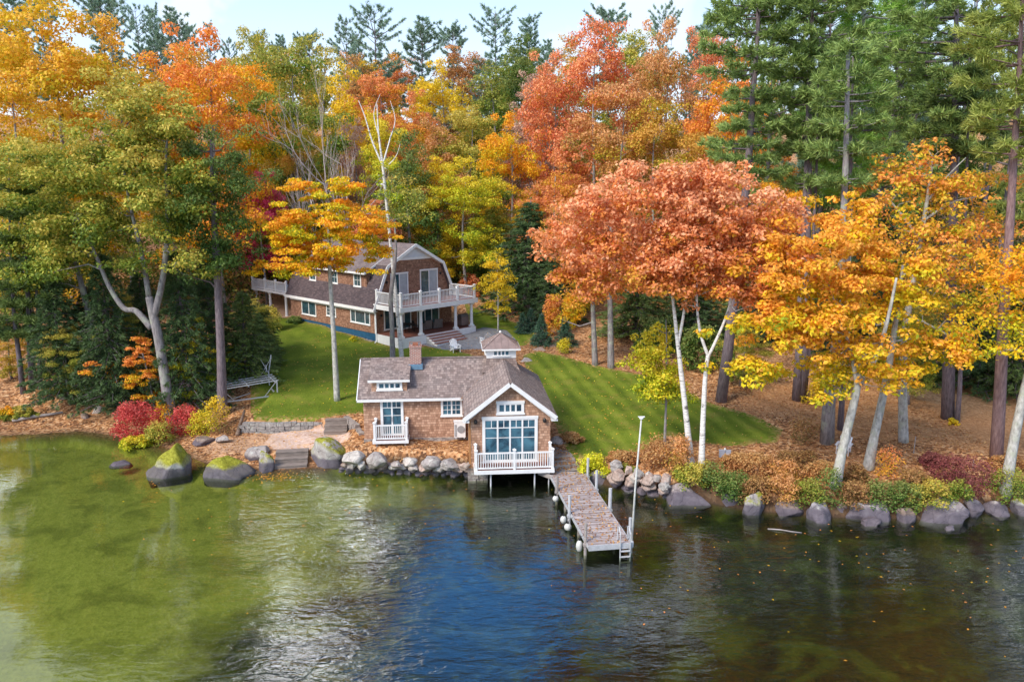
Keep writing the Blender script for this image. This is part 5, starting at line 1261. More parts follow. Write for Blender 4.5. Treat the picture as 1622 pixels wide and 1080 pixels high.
S('yellow_shrub','yellow and red shrub behind the left hand small spruce',905,520,30,50,'oryel',84,leafs=.14)
S('orange_shrub','orange red shrub at the right edge of the upper lawn behind the birch sapling',745,470,34,34,'redor',85,leafs=.16)
S('yellow_shrub','yellow green shrub in the shade under the pines on the right',1480,600,80,50,'ygreen',86,leafs=.16,per=40,n=26)
S('yellow_shrub','small golden shrub between the two thick grey trunks on the right slope',1296,640,40,40,'yellow',87,leafs=.14)
S('fern_shrub','little yellow plant at the foot of the dark trunk under the pines',1508,672,20,8,'yellow',88,n=8)
S('hedge','dark green bushes in the shade behind the right lawn, left part',1040,562,90,60,'dkgreen',89,leafs=.18,per=60)
S('hedge','dark green bushes in the shade behind the right lawn, right part',1110,585,80,70,'dkgreen',90,leafs=.18,per=60)
S('cove_shrub','small orange and green shrub low on the cove shore at the left edge',12,664,26,20,'oryel',91,n=10)
S('rear_shrub','green and yellow shrub below the rear deck of the house',425,520,40,34,'olive',92,leafs=.15)

# ================================================================== NEAR TREES
hero('big_maple','tall grey forked maple with green and olive crown rising behind the red bushes','tree',
     [[(272,668,.36),(263,610,.33),(252,540,.30),(243,500,.28),(236,470,.22)], [(243,505,.24),(258,440,.19),(266,350,.15),(262,260,.09),(268,200,.04)], [(240,520,.22),(216,493,.19),(196,488,.17),(172,452,.14),(150,400,.10),(120,340,.06)], [(236,470,.18),(224,400,.14),(205,320,.09),(190,230,.05)]],
     [(230,200,70,70),(290,260,72,70),(150,250,80,60),(90,320,70,50),(240,330,90,55),(330,330,45,50),(170,380,70,40),(100,400,55,35,1.5),(300,390,50,30,-1),(60,280,60,50,2),(200,150,50,40,1)],
     430,'olive','bark_grey',per=115,leafs=.20,cr=1.0,seed=201,flat=.55)
hero('leaning_maple','leaning grey maple with green and peach crown at the left edge of the photo','tree',
     [[(168,610,.26),(152,545,.23),(131,458,.19),(110,380,.12),(80,300,.06)]],
     [(30,350,60,60),(70,420,65,40),(10,430,50,45),(110,370,50,45),(20,270,55,55),(60,470,50,20)],
     150,'olive','bark_grey',per=110,leafs=.21,cr=1.1,seed=202)
hero('grey_hemlock','straight tall grey trunk with a dark crown standing beside the boat lift','tree',
     [[(352,658,.30),(350,560,.28),(344,430,.24),(338,330,.18),(334,220,.08)]],
     [(345,300,44,60),(330,240,36,50),(365,400,45,30),(310,350,30,40)],
     120,'dkgreen','bark_pine',per=110,leafs=.17,cr=.95,seed=203)
hero('orange_sapling','small maple sapling with bright orange and yellow leaves in front of the dark hemlocks','tree',
     [[(246,650,.07),(236,600,.05),(226,560,.03)]],
     [(225,575,30,26),(175,582,36,16),(236,615,24,18),(205,600,28,14),(225,545,18,14)],
     110,'orange','bark_grey',per=60,leafs=.14,cr=.42,seed=204,flat=.4,twig=.02)
hero('golden_maple','slender maple with layered orange and yellow leaves on the lawn in front of the house','tree',
     [[(534,634,.19),(529,540,.165),(523,440,.14),(521,380,.10),(520,310,.05)]],
     [(520,320,42,30),(480,350,50,26),(560,360,52,26),(520,390,78,26),(455,395,38,20),(590,395,26,18),(520,415,50,18),(440,425,28,12),(500,300,30,22),(550,300,24,16)],
     300,'oryel','bark_pale',per=95,leafs=.18,cr=.75,seed=205,flat=.32,hval=.2)
hero('dead_birch','tall leaning white birch with bare broken top in front of the house','tree',
     [[(637,572,.17),(630,500,.155),(622,420,.135),(613,330,.115),(606,262,.095),(600,215,.06),(597,165,.025)], [(606,262,.08),(590,225,.06),(578,185,.04),(568,160,.02)], [(606,262,.07),(618,220,.05),(626,190,.03),(618,160,.015)], [(600,215,.05),(592,180,.03),(602,150,.012)], [(606,270,.05),(626,250,.03),(634,228,.012)]],
     [(598,250,22,30),(612,300,12,20)], 16,'ygreen','birch',per=70,leafs=.17,cr=.8,seed=206,Y=59.0)
hero('grey_snag','dark grey winding trunk standing close beside the leaning white birch','tree',
     [[(622,572,.20),(621,520,.19),(619,470,.18),(624,430,.15),(627,395,.10),(625,350,.05)]],
     [(640,330,30,40),(620,290,24,30)], 26,'olive','bark_grey',per=60,leafs=.17,cr=.9,seed=207,Y=58.2)
hero('yellow_birch_sapling','small yellow birch standing alone on the upper lawn right of the porch','tree',
     [[(789,524,.07),(789,480,.055),(788,440,.04),(787,408,.02)]],
     [(788,425,17,22),(786,448,24,16),(784,482,26,10),(798,460,12,12)],
     110,'yellow','bark_pale',per=40,leafs=.16,cr=.55,seed=208,twig=.02)
hero('forked_birch','forked birch on the right bank, left of the pair, under the salmon pink foliage','tree',
     [[(1097,742,.17),(1088,670,.15),(1079,590,.13),(1072,530,.10),(1062,450,.07),(1040,360,.04)], [(1074,545,.09),(1084,490,.07),(1090,420,.05),(1100,340,.03)]],
     [(1000,370,60,50),(930,400,52,40),(1060,330,60,50),(960,330,50,36),(1040,430,66,36),(900,440,28,20),(1010,300,40,30),(1090,400,40,40),(960,450,44,20),(900,360,30,26)],
     340,'salmon','birch',per=84,leafs=.19,cr=.74,seed=209,flat=.6)
hero('forked_birch','forked birch on the right bank, right of the pair, with a wide V of stems','tree',
     [[(1111,748,.16),(1113,680,.14),(1117,600,.12),(1122,560,.10)], [(1122,565,.09),(1108,520,.07),(1104,450,.05),(1120,360,.03)], [(1122,565,.09),(1145,515,.07),(1160,470,.05),(1180,400,.03)]],
     [(1130,310,56,44),(1180,350,50,44),(1140,400,60,40),(1200,400,36,36),(1110,450,50,26),(1180,450,40,24),(1100,290,30,24),(1225,350,22,30)],
     290,'salmon','birch',per=84,leafs=.19,cr=.74,seed=210,flat=.6)
hero('grey_maple','slim grey maple trunk at the left edge of the right hand leaf slope','tree',
     [[(943,578,.21),(940,510,.19),(937,440,.15),(930,360,.09)]],
     [(930,430,44,30),(905,380,36,36),(960,400,40,34),(920,470,36,20)],
     80,'orange2','bark_grey',per=100,leafs=.19,cr=1.0,seed=211)
hero('grey_maple','second slim grey maple trunk just right of the first behind the right lawn','tree',
     [[(968,582,.24),(967,520,.22),(966,450,.18),(968,360,.10)]],
     [(980,440,44,26),(1000,400,40,36),(960,360,40,30)],
     80,'redor','bark_grey',per=100,leafs=.19,cr=1.0,seed=212)
hero('golden_oak','forked pale trunk leaning right on the bank under the golden orange oak foliage','tree',
     [[(1322,772,.24),(1335,710,.21),(1352,640,.19),(1360,600,.17),(1368,560,.12)], [(1358,612,.12),(1350,570,.10),(1330,500,.07),(1300,420,.04)], [(1362,605,.14),(1385,570,.12),(1405,510,.09),(1420,440,.05)]],
     [(1290,480,70,46),(1350,520,60,40),(1240,520,50,30),(1280,410,56,40),(1230,440,40,36),(1330,590,50,26),(1200,580,40,22),(1380,580,40,22),(1200,520,36,22),(1250,390,34,26)],
     245,'goldor','bark_pale',per=72,leafs=.21,cr=.74,seed=213,flat=.5,hval=.4)
hero('golden_oak','second pale trunk on the bank leaning right with yellow orange foliage above','tree',
     [[(1374,742,.25),(1385,690,.22),(1396,640,.20),(1408,580,.17),(1420,500,.12),(1430,420,.06)]],
     [(1330,380,56,40),(1400,430,60,40),(1380,480,60,30),(1460,540,56,20),(1500,560,50,22),(1440,580,50,18),(1520,540,36,16),(1350,440,46,30),(1340,345,40,26)],
     205,'goldor','bark_pale',per=72,leafs=.21,cr=.74,seed=214,flat=.5,hval=.4)
hero('sparse_yellow_oak','tall sparse oak with pale crooked limbs and yellow orange leaves on the right','tree',
     [[(1432,700,.24,0),(1430,600,.22),(1435,520,.19),(1447,440,.17),(1458,380,.14),(1468,320,.10),(1478,250,.05)], [(1447,440,.10),(1490,400,.08),(1530,425,.06),(1570,470,.03)], [(1458,380,.09),(1420,330,.06),(1390,300,.03)], [(1462,350,.08),(1510,320,.06),(1560,310,.03)], [(1440,500,.08),(1500,530,.06),(1540,560,.03)], [(1468,320,.06),(1500,280,.04),(1530,250,.02)]],
     [(1450,270,50,34),(1500,300,56,36),(1410,310,46,34),(1540,380,50,50),(1470,380,60,46),(1500,450,60,44),(1570,440,34,40),(1480,240,34,20),(1580,300,30,24),(1420,380,40,34),(1540,490,44,26)],
     400,'yelor','bark_pale',per=30,leafs=.20,cr=.72,seed=215,flat=.5,hval=.5,twig=.075)
hero('thin_sapling','young tree with a thin trunk and drooping yellow green leaves at the lawn edge','tree',
     [[(1052,722,.075),(1055,640,.06),(1056,560,.045),(1055,505,.02)]],
     [(1040,545,24,22),(1050,590,28,26),(1030,575,22,20),(1060,625,18,14),(1035,610,20,16)],
     150,'ygreen','bark_grey',per=45,leafs=.16,cr=.5,seed=216,twig=.02)
# conifers near the shore: real whorled pines
def pine_hero(name, label, trunk, base, top, layers, lf, bark, seed, lean=None, per=13, rad=.4, ln=.42, wd=.07, cat='pine tree'):
    """trunk: pixel polyline; layers: (px, py, reach_px_left, reach_px_right) foliage tiers"""
    rng = np.random.default_rng(seed); b = onG(*base); Y0 = b[1]; k = Y0/(FPX*CP); mb = MB()
    pts = [np.array([0, 0, -.4])]+[onY(x, y, Y0)-b for x, y in trunk]; n = len(pts)
    mb.tube(pts, list(np.linspace(rad, rad*.22, n)), 12)
    za = np.array([p[2] for p in pts]); ax = lambda z: np.array([np.interp(z, za, [p[0] for p in pts]), np.interp(z, za, [p[1] for p in pts]), z])
    C, D, V_ = [], [], []
    for (ly, rl, rr) in layers:
        z = onY(811, ly, Y0)[2]-b[2]; p0 = ax(z)
        for q in range(7):
            a = rng.uniform(-.5, .5)+q*2*pi/7; cx_ = cos(a); Lb = (rr if cx_ > 0 else rl)*k*(.55+.45*abs(cx_))*rng.uniform(.8, 1.1)
            if Lb < .4: continue
            dv = np.array([cos(a), sin(a), 0]); el = rng.uniform(.0, .22); zz = rng.uniform(-.3, .3)
            P_ = [p0+np.array([0,0,zz])+dv*Lb*t+np.array([0,0,Lb*t*el+.1*Lb*t*t-.12*Lb*t]) for t in (0,.3,.65,1.)]
            rb = .03+.012*Lb; mb.tube(P_, [rb, rb*.7, rb*.45, rb*.2], 5, cap=False); sv = np.array([-sin(a), cos(a), 0])
            for _ in range(int(6+7*Lb)):
                t = rng.uniform(.2, 1.02)**.7; i = min(2, int(t/.34)); w_ = rng.uniform(-1, 1)*.32*Lb*(1.15-t)+rng.normal()*.1
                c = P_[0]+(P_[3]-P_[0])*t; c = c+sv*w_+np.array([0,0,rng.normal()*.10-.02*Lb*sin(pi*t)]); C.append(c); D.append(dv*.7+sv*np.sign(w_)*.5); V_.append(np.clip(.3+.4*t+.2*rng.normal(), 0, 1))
    co, v, w = needles(np.array(C), np.array(D), per, rng, ln, wd, .6, np.array(V_))
    return add_tree(name, b, 0, label, cat, mb_mesh(mb, 'pine_trunk'), tri_mesh('pine_crown', co, v, w), M[bark], L(lf))
pine_hero('white_pine','tall pine with a leaning dark trunk and open crown rising behind the salmon birches',[(1155,540),(1170,400),(1184,280),(1192,160),(1200,60),(1204,-70)],(1141,636),-70,
  [(-60,40,50),(-30,70,60),(5,85,75),(25,80,60),(55,90,55),(85,100,50),(110,95,60),(150,50,45),(175,46,40),(205,50,46),(235,70,52),(255,60,70),(275,40,60)],'pine','bark_pine',401)
pine_hero('white_pine','tall dark pine with layered crown second from the left of the right hand pines',[(1272,560),(1277,400),(1281,250),(1285,100),(1288,-90)],(1268,634),-90,
  [(-80,60,60),(-40,80,70),(0,90,80),(30,80,90),(60,90,95),(90,70,80),(120,60,90),(150,50,70),(185,60,60),(215,45,60),(245,50,40)],'pine','bark_pine',402)
pine_hero('bright_pine','bright green young white pine in front of the darker pines on the right','' and [] or [(1338,560),(1341,400),(1346,250),(1356,150),(1368,20),(1372,-60)],(1336,620),-60,
  [(-50,40,60),(-10,60,70),(30,50,120),(55,30,110),(100,50,40),(118,70,50),(140,60,60),(165,62,55),(190,80,60),(215,70,66),(240,75,70),(262,60,60),(285,60,50),(305,50,46)],'pinelt','bark_pale',403)
pine_hero('white_pine','tall pine with a straight dark trunk and wide dark limbs on the right',[(1503,560),(1508,400),(1512,240),(1514,100),(1516,-90)],(1502,664),-90,
  [(-80,80,70),(-40,90,80),(0,110,80),(30,100,70),(60,120,60),(90,140,50),(120,110,60),(150,90,60),(180,100,66),(210,70,60),(240,60,50)],'pine','bark_pine',404)
pine_hero('red_pine','tall red barked pine with yellow green crown near the right edge',[(1583,640),(1590,500),(1598,380),(1606,250),(1614,130),(1622,-60)],(1578,738),-60,
  [(-50,60,50),(-10,70,50),(30,80,60),(70,90,60),(105,70,60),(140,90,50),(170,70,50),(200,70,50),(240,60,40)],'pineyel','bark_red',405,rad=.34)
hero('leaning_oak','pale leaning trunk at the right edge of the photo growing from the bank','tree',
     [[(1592,778,.26),(1602,720,.23),(1618,640,.20),(1640,540,.15),(1665,420,.08)]], [(1650,430,50,60),(1620,520,30,24)], 60,'oryel','bark_pale',seed=406,per=90,leafs=.18)
# bare trunks carrying crowns that merge above
for i, (st, lb, rad, lf_) in enumerate([
    ([(1262,634),(1266,560),(1268,480)], 'thick dark grey pine trunk on the leaf slope left of the golden foliage', .34, 'pine'),
    ([(1273,634),(1280,560),(1284,480)], 'slimmer grey trunk right beside the thick dark trunk on the leaf slope', .20, 'pine'),
    ([(1310,700),(1313,640),(1320,580),(1330,500)], 'thickest grey trunk on the bank with lichen, behind the white garden chair', .42, 'pine'),
    ([(1331,680),(1334,630),(1338,560)], 'dark slender trunk between the thick lichen trunk and the pale forked trunk', .20, 'pine'),
    ([(1498,662),(1502,600),(1504,540)], 'dark trunk in the shade on the right, left of a thinner one', .30, 'hemlock2'),
    ([(1516,668),(1520,620),(1522,560)], 'thin dark trunk in the shade on the right beside a thicker one', .17, 'hemlock2')]):
    x, y = st[0]; b = onG(x, y)
    pine_hero('pine_tree', lb, [(a, c) for a, c in st[1:]]+[(st[-1][0]+10, 250), (st[-1][0]+14, 60)], (x, y), 60, [(80,40,40),(120,50,50),(160,60,60),(200,60,60),(240,50,60),(290,40,50)], lf_, 'bark_pine' if i != 2 else 'bark_grey', 420+i, rad=rad, per=10)
for i, (x, y, x2, rad, lb) in enumerate([(37,622,22,.20,'leftmost of the three slim dark trunks on the cove slope'), (52,612,46,.28,'thickest and middle of the three slim dark trunks on the cove slope'), (64,616,60,.17,'rightmost of the three slim dark trunks on the cove slope')]):
    pine_hero('cove_hemlock', lb, [(x+(x2-x)*.5, 560), (x2, 500), (x2-6, 380), (x2-8, 250)], (x, y), 250, [(300,30,30),(340,40,40),(380,50,50),(420,60,60),(450,60,60),(480,60,60),(505,60,60),(528,46,46)], 'hemlock2', 'bark_pine', 430+i, rad=rad, per=10)

# ================================================================== BACKGROUND TREES (prototypes sharing mesh data)
G1, G2, G3 = 'dark hemlocks behind the left shore', 'distant pines on the skyline', 'autumn trees behind the house'
for i, a in enumerate([
 # kind, px, top, width, base px, base py, leaf, label
 (0, 105,430,120,(105,630),'hemlock','dark hemlock left of the leaning grey trunk'),
 (1, 190,400,120,(185,640),'hemlock','dark hemlock between the leaning trunk and the forked maple'),
 (0, 295,390,120,(300,645),'hemlock','dark hemlock right of the forked maple trunk'),
 (1, 392,462,100,(392,598),'hemlock2','green hemlock at the edge of the lawn behind the boat lift'),
 (0, 345,410,110,(340,600),'hemlock','dark hemlock behind the tall straight trunk'),
 (1, 240,430,110,(235,600),'hemlock','dark hemlock behind the forked maple'),
 (0, 150,450,110,(150,600),'hemlock','dark hemlock behind the leaning grey trunk'),
 (1, 436,482,56,(420,560),'hemlock2','hemlock with yellow green tips beside the rear deck of the house'),
 (1, 415,500,60,(418,580),'hemlock2','small low hemlock in front of the rear deck'),
 (0, 195,560,60,(200,652),'hemlock','small dark hemlock sapling above the cove'),
 ]): place('hemlock%d' % a[0], 'hemlock', a[6], 'hemlock', a[1], a[2], a[3], 60, a[5], 'bark_pine', group=G1, base=a[4])
place('hemlock0','hemlock','broad dark hemlock between the yellow birch sapling and the small spruces','hemlock',838,315,150,76,'hemlock','bark_pine')
place('hemlock1','hemlock','dark hemlock right behind the small spruces','hemlock',880,370,90,72,'hemlock','bark_pine')
place('hemlock0','hemlock','dark hemlock in deep shade behind the salmon foliage','hemlock',1010,400,120,66,'hemlock2','bark_pine')
place('hemlock1','hemlock','dark hemlock in shade behind the forked birches','hemlock',1100,430,130,64,'hemlock','bark_pine')
place('hemlock0','hemlock','dark hemlock behind the golden foliage','hemlock',1210,400,130,64,'hemlock','bark_pine')
place('hemlock1','hemlock','dark hemlock under the pines in the middle of the right woods','hemlock',1400,330,140,60,'hemlock','bark_pine')
place('hemlock0','hemlock','grey green hemlock in shade near the right red pine','hemlock',1470,470,120,54,'hemlock2','bark_pine')
place('hemlock1','hemlock','dark hemlock at the right edge behind the red pine','hemlock',1570,420,140,52,'hemlock','bark_pine')
place('hemlock0','hemlock','dark hemlock between the right woods trunks','hemlock',1320,440,110,62,'hemlock','bark_pine')
place('hemlock1','hemlock','dark hemlock at the far right corner of the woods','hemlock',1640,380,130,50,'hemlock2','bark_pine')
for i, (x, t, w_, y, lb) in enumerate([(829,495,26,527,'smallest and leftmost of the dark clipped spruces by the upper lawn'), (860,496,36,546,'middle of the dark clipped spruces by the upper lawn'), (897,502,36,547,'rightmost of the dark clipped spruces by the upper lawn'), (842,488,30,524,'dark spruce half hidden behind the leftmost clipped spruces')]):
    place('spruce0','small_spruce',lb,'spruce',x,t,w_,70,'spruce','bark_pine',base=(x,y),group='small spruces by the upper lawn')
far = [
 # kind, px, top, width, Y, leaf, label
 ('broad2', 70, 18, 240, 72,'gold','huge golden yellow tree filling the upper left corner'),
 ('broad0', 175, 40, 190, 74,'gold','golden yellow tree just right of the huge one in the upper left'),
 ('broad1', 5, 110, 150, 64,'gold','yellow orange tree at the left edge below the huge golden tree'),
 ('broad0', 325, 55, 170, 76,'orange','tall orange and yellow maple with pinkish top left of centre'),
 ('broad1', 385, 100, 130, 92,'oryel','orange yellow maple leaning toward the house from the left'),
 ('broad3', 270, 90, 130, 82,'orange','orange maple behind the green olive crown'),
 ('broad1', 455, 72, 130, 86,'green','green and yellow tree with an orange tip left of the bare tree'),
 ('broad0', 430, 140, 90, 94,'ygreen','yellow green tree behind the magenta maple'),
 ('broad3', 537, 108, 72, 98,'yellow','small rounded bright yellow birch near the skyline'),
 ('broad0', 408, 276, 80, 79,'magenta','small magenta red maple left of the house'),
 ('broad2', 470, 215, 90, 84,'bronze','bronze tree behind the bare pinkish tree'),
 ('broad3', 645, 210, 90, 82,'dkgreen','dark green tree behind the house roof beside the white birch'),
 ('broad1', 610, 190, 80, 86,'ygreen','yellow green tree behind the bare top of the white birch'),
 ('broad0', 590, 320, 80, 80,'redor','low orange red tree over the far roof of the house'),
 ('broad0', 735, 255, 120, 82,'ygreen','big yellow green maple right behind the gambrel gable'),
 ('broad1', 690, 260, 80, 84,'yellow','yellow maple behind the peak of the gambrel gable'),
 ('broad3', 780, 300, 70, 84,'green','green tree right of the yellow green maple'),
 ('broad3', 690, 190, 80, 96,'rust','rust coloured tree above the yellow maples'),
 ('broad1', 745, 175, 90, 98,'olive','olive green tree in the middle distance'),
 ('broad0', 810, 185, 100, 90,'oryel','yellow tree with orange top left of the red oak'),
 ('broad3', 840, 120, 80, 104,'pink','thin pinkish grey tree in the middle distance'),
 ('broad0', 880, 90, 110, 96,'redor','red orange oak left of the tallest red one'),
 ('broad2', 945, 46, 150, 90,'redor','tallest red orange oak reaching the skyline'),
 ('broad1', 985, 130, 120, 84,'rust','rust and orange oak in front of the tallest red one'),
 ('broad0', 880, 250, 110, 80,'orange2','orange and green tree above the broad dark hemlock'),
 ('broad1', 910, 320, 80, 74,'bronze','golden bronze tree beside the left edge of the salmon foliage'),
 ('broad0', 1060, 40, 110, 92,'rust','tall rust and green oak left of the leaning pine'),
 ('broad2', 1040, 170, 150, 80,'bronze','broad golden bronze oak above the salmon foliage'),
 ('broad1', 1120, 210, 100, 78,'bronze','golden green oak just left of the leaning pine trunk'),
 ('broad0', 1170, 90, 130, 84,'orange','bright orange maple seen through the branches of the leaning pine'),
 ('broad3', 1215, 150, 90, 82,'orange','orange maple between the leaning pine and the next pine'),
 ('broad1', 1240, 290, 90, 72,'oryel','orange yellow tree low behind the leaning pine trunk'),
 ('broad3', 510, 60, 90, 112,'olive','olive tree on the slope under the skyline pines left of centre'),
 ('broad0', 700, 100, 90, 118,'yellow','yellow tree on the far slope right of the second skyline pine'),
 ('broad1', 600, 120, 90, 108,'orange2','orange tree on the far slope left of centre'),
 ('broad3', 780, 98, 90, 116,'green','pale green tree on the far slope under the middle skyline pines'),
 ('broad0', 650, 150, 80, 102,'orange2','orange and green tree on the slope behind the white birch'),
 ('broad3', 560, 190, 70, 92,'pink','pinkish tree behind the bare tree'),
 ('broad2', 400, 60, 110, 106,'olive','olive tree behind the orange maple on the left'),
 ('broad0', 470, 84, 100, 134,'bronze','bronze tree low on the far ridge left of the large skyline pine'),
 ('broad2', 630, 96, 110, 138,'orange2','orange and green tree on the far ridge between the skyline pines'),
 ('broad1', 735, 92, 110, 136,'rust','rust tree on the far ridge right of the second skyline pine'),
 ('broad0', 845, 84, 110, 134,'green','green tree on the far ridge left of the red oaks'),
 ('broad2', 585, 104, 90, 128,'gold','golden tree on the far slope just below the large skyline pine'),
 ('broad3', 905, 62, 80, 130,'bronze','slim bronze tree on the far ridge beside the red oaks'),
 ('broad1', 1130, 60, 90, 108,'redor','pinkish orange tree far behind the leaning pine'),
 ('broad0', 1300, 260, 90, 80,'dkgreen','dark green tree in the gap between the right hand pines'),
 ('broad0', 1400, 120, 160, 96,'dkgreen','dark green tree far behind the right hand pines'),
 ('broad2', 1570, 140, 170, 92,'dkgreen','dark green tree far behind the red pine at the right edge'),
 ('broad3', 1480, 90, 120, 100,'olive','olive tree far behind the wide limbed pine'),
 ('broad2', -30, 20, 200, 84,'gold','golden tree cut off by the left edge of the photo'),
 ('broad3', 820, 60, 100, 124,'dkgreen','dark green tree on the far ridge behind the middle skyline pines'),
 ('broad1', 320, 80, 120, 112,'bronze','bronze tree on the far ridge left of centre'),
 ('broad2', 1000, 60, 120, 118,'olive','olive tree on the far ridge behind the red oaks'),
 ('broad3', 560, 90, 80, 126,'rust','rust tree on the far ridge left of the large skyline pine'),
]
for i, (kd, x, t, w_, Y_, lf_, lb) in enumerate(far):
    nm = {'broad0':'maple_tree','broad1':'oak_tree','broad2':'broad_tree','broad3':'birch_tree'}[kd]
    place(kd, nm, lb, 'tree', x, t, w_, Y_, lf_, 'bark_grey', group=G3)
place('bare0','bare_tree','nearly bare tree with many fine pinkish grey twigs left of the white birch','tree',530,140,150,70,None,'bark_twig')
place('bare1','bare_tree','small bare grey tree among the orange leaves left of the house','tree',470,230,70,76,None,'bark_twig')
place('bare1','bare_tree','bare grey pinkish tree near the skyline left of the red oaks','tree',855,130,80,98,None,'bark_twig')
sky_p = [(155,-8,70,95),(178,0,60,104),(212,4,52,112),(238,10,46,118),(265,8,60,108),(292,38,40,120),(330,36,40,124),(362,58,34,128),(408,50,46,118),(440,52,40,124),(487,50,46,122),
 (545,28,70,108),(590,6,90,98),(622,80,46,112),(665,24,72,104),(716,40,54,112),(764,110,70,100),(786,8,76,104),(838,24,64,110),(870,60,46,118),(965,12,66,106),(1010,60,50,120),(1055,2,56,110),(1098,44,50,120),
 (20,-20,80,100),(60,-10,60,112),(700,150,60,96),(745,90,44,118),(560,60,60,118),(1120,20,60,112)]
for i, (x, t, w_, Y_) in enumerate(sky_p):
    frac = 'left' if x < 520 else ('centre' if x < 900 else 'right')
    place('pine%d' % (i*3 % 5), 'skyline_pine', 'distant blue green pine on the skyline, %s from the left' % (ORD+['twenty-seventh','twenty-eighth','twenty-ninth','thirtieth'])[sorted(p_[0] for p_ in sky_p).index(x)], 'pine tree', x, t+6, w_*1.0, Y_+30, 'pineblue', 'bark_pine', group=G2)
for i, (x, t, w_, Y_, lf_, lb) in enumerate([(1235,-60,120,74,'pine','dark pine behind the gap between the first two right hand pines'), (1330,-80,130,78,'pine','tall dark pine behind the bright green pine'), (1430,-70,150,76,'pine','dark pine left of the wide limbed pine'),
    (1470,-20,110,88,'pineblue','blue green pine far behind the right woods'), (1560,-80,140,72,'pineyel','yellow green pine between the wide limbed pine and the red pine'), (1380,40,110,92,'pineblue','blue green pine in the far gap of the right woods'),
    (1640,-60,140,62,'pineyel','yellow green pine cut by the right edge'), (1290,60,100,96,'pineblue','blue green pine seen between the trunks of the right woods'), (1180,-10,90,100,'pine','green pine far behind the leaning pine'), (1590,60,130,84,'pine','dark green pine in the far right woods')]):
    place('pine%d' % (i*2 % 5), 'white_pine', lb, 'pine tree', x, t, w_, Y_, lf_, 'bark_pine', group='pines of the right hand woods')
for i, (x, t, w_, bs, lf_, lb) in enumerate([(110, 520, 60, (112,640), 'olive', 'small green and yellow sapling in front of the hemlocks left of the leaning trunk'), (310, 500, 56, (312,640), 'ygreen', 'small yellow green sapling between the forked maple and the tall straight trunk'),
    (400, 480, 60, (405,566), 'olive', 'olive green sapling in front of the rear deck of the house'), (375, 545, 40, (372,600), 'ygreen', 'low yellow sapling behind the boat lift'), (190, 470, 60, (200,620), 'olive', 'olive sapling in front of the dark hemlocks beside the leaning trunk'),
    (30, 500, 60, (20,600), 'bronze', 'bronze sapling behind the slim cove trunks'), (1430, 480, 80, (1440,640), 'olive', 'olive green sapling in the shade of the right woods'), (1180, 500, 60, (1175,610), 'olive', 'olive sapling in the shade behind the leaning pine trunk')]):
    place('broad%d' % (3 if i % 2 else 1), 'understory_sapling', lb, 'sapling', x, t, w_, 50, lf_, 'bark_grey', base=bs)
# understory and forest edge that reads as one dark mass
def forest_mass():
    rng = np.random.default_rng(9); C, V_ = [], []
    for _ in range(2600):
        x = rng.uniform(-95, 95); y = rng.uniform(88, 150); C.append((x, y, gz(x, y)+rng.uniform(.2, 9)*rng.random())); V_.append(rng.random())
    for _ in range(500):
        x = rng.uniform(14, 60); y = rng.uniform(66, 90); C.append((x, y, gz(x, y)+rng.uniform(.2, 6)*rng.random())); V_.append(rng.random()*.6)
    for _ in range(500):
        x = rng.uniform(-70, -26); y = rng.uniform(72, 90); C.append((x, y, gz(x, y)+rng.uniform(.2, 6)*rng.random())); V_.append(rng.random()*.6)
    for _ in range(450):
        x = rng.uniform(-8, 20); y = rng.uniform(82, 92); C.append((x, y, gz(x, y)+rng.uniform(.2, 6)*rng.random())); V_.append(rng.random()*.6)
    P_, Nn, V1, W1 = clump_leaves(np.array(C), 1.5*rng.uniform(.7, 1.3, len(C)), 42, rng, .7, val=V_)
    me = leaf_mesh('forest_understory', P_, Nn, np.full(len(P_), .36), V1, W1); me.materials.append(leaf('under', [(.04,.07,.02), (.08,.12,.025), (.22,.22,.04), (.42,.24,.05)]))
    o = bpy.data.objects.new('forest_understory', me); COL.objects.link(o); tag(o, 'mixed green and rusty undergrowth filling the woods behind the trees', 'undergrowth', kind='stuff')
forest_mass()

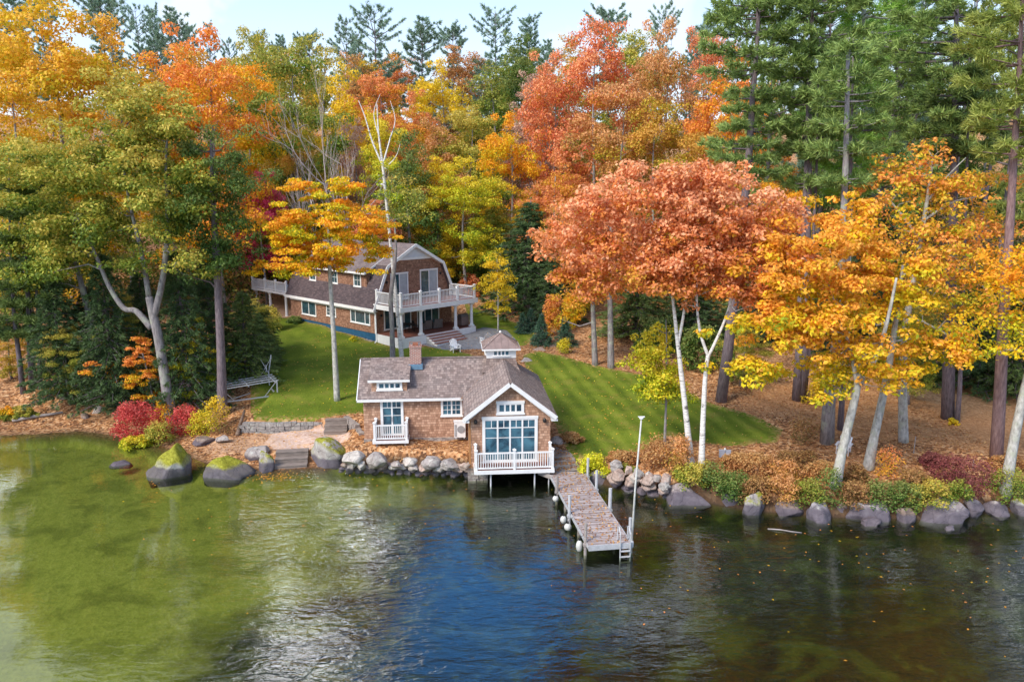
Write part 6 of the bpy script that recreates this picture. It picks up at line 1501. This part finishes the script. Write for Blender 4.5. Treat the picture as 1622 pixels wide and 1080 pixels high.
# ================================================================== FALLEN LEAVES
def scatter():
    rng = np.random.default_rng(12); P_, V_ = [], []
    def add(x, y, z, v): P_.append((x, y, z)); V_.append(v)
    N_ = 60000; x = rng.uniform(-36, 28, N_); y = rng.uniform(32, 66, N_)
    lawn = np.maximum(np.maximum(poly_sd(x, y, LAWN_L), poly_sd(x, y, LAWN_R)), poly_sd(x, y, LAWN_U)); sd = y-shore(x); sand = np.maximum(poly_sd(x, y, SAND), poly_sd(x, y, PATIO))
    keep = (sd > .4) & ((lawn < 0) | (rng.random(N_) < .02+.25*np.exp(-np.maximum(lawn, 0)/.5))) & ((sand < 0) | (rng.random(N_) < .12))
    x, y = x[keep], y[keep]; z = hgt(x, y)+.025; P_ = np.stack([x, y, z], 1); V_ = rng.random(len(x))
    Nn = rng.normal(size=(len(P_), 3))*.35+np.array([0, 0, 1.])
    me = leaf_mesh('fallen_leaves', P_, Nn, np.full(len(P_), .12), V_, rng.random(len(P_))); me.materials.append(L('litter'))
    o = bpy.data.objects.new('fallen_leaves', me); COL.objects.link(o); tag(o, 'orange and brown fallen leaves scattered over the ground and lawn', 'fallen leaves', kind='stuff')
    n = 2300; x = rng.uniform(-18, 13, n); y = rng.uniform(38, 68, n); lw = np.maximum(np.maximum(poly_sd(x, y, LAWN_L), poly_sd(x, y, LAWN_R)), poly_sd(x, y, LAWN_U)); k_ = lw > 0
    PL = np.stack([x[k_], y[k_], hgt(x[k_], y[k_])+.03], 1); me = leaf_mesh('lawn_leaves', PL, rng.normal(size=(len(PL), 3))*.3+np.array([0, 0, 1.]), np.full(len(PL), .11), rng.random(len(PL)), rng.random(len(PL))); me.materials.append(L('yelor'))
    o = bpy.data.objects.new('lawn_leaves', me); COL.objects.link(o); tag(o, 'pale yellow leaves dotted over the mown lawn', 'fallen leaves', kind='stuff')
    # on the dock, boardwalk, roof valley and shore slab
    P2 = []
    for _ in range(560): t = rng.random(); a = q(rng.uniform(-.9,.9), 8.5*t); P2.append((a[0], a[1], .62))
    o2 = rng.random
    for _ in range(500): xx, yy = rng.uniform(-.8,.8), rng.uniform(0, 3.1); a = np.array(q(0, 8.65)); c_, s_ = cos(radians(14)), sin(radians(14)); P2.append((a[0]+xx*c_-yy*s_, a[1]+xx*s_+yy*c_, .62+.11*sum(yy > t for t in (.55,1.0,1.45))))
    c_, s_ = cos(radians(4.5)), sin(radians(4.5))
    def BW(x, y, z): return (-.11+x*c_-y*s_, 38.3+x*s_+y*c_, z)
    for _ in range(620):
        t = rng.uniform(.0, .72)**1.15; w_ = rng.normal()*.13*(1.2-t); xx = -2.44+2.44*t+w_; yy = 3.76+2.44*t+rng.normal()*.08; zz = 3.62+1.88*(yy-3.76)/2.44 if yy-3.76 < (xx+2.44) else 3.62+.77*(xx+2.44)
        P2.append(BW(xx, yy, max(zz, 3.62+.77*min(yy-3.76, xx+2.44))+.05+rng.random()*.03))
    for _ in range(260): xx = rng.uniform(-2.3, 2.3); yy = rng.uniform(0, 6); P2.append(BW(xx, yy, 3.62+.77*(2.44-abs(xx))+.02))
    P2 = np.array(P2); Nn = rng.normal(size=(len(P2), 3))*.4+np.array([0, 0, 1.])
    me = leaf_mesh('dropped_leaves', P2, Nn, np.full(len(P2), .11), rng.random(len(P2)), rng.random(len(P2))); me.materials.append(L('litter'))
    o = bpy.data.objects.new('dropped_leaves', me); COL.objects.link(o); tag(o, 'orange leaves dropped on the dock boards and boathouse roof', 'fallen leaves', kind='stuff')
    # floating
    n = 220; x = rng.uniform(-20, 24, n); y = shore(x)-np.abs(rng.normal(size=n))*6-.3; x2 = rng.normal(size=120)*.7-13.2; y2 = 38.6+rng.normal(size=120)*.35
    m2 = (y2 < shore(x2)-.05); P3 = np.stack([np.r_[x, x2[m2]], np.r_[y, y2[m2]], np.full(n+m2.sum(), .012)], 1); P3 = P3[P3[:, 1] > 22]
    me = leaf_mesh('floating_leaves', P3, np.tile([0, 0, 1.], (len(P3), 1))+rng.normal(size=(len(P3), 3))*.05, np.full(len(P3), .10), rng.random(len(P3)), rng.random(len(P3))); me.materials.append(L('orange'))
    o = bpy.data.objects.new('floating_leaves', me); COL.objects.link(o); tag(o, 'yellow and orange leaves floating on the water', 'fallen leaves', kind='stuff')
scatter()
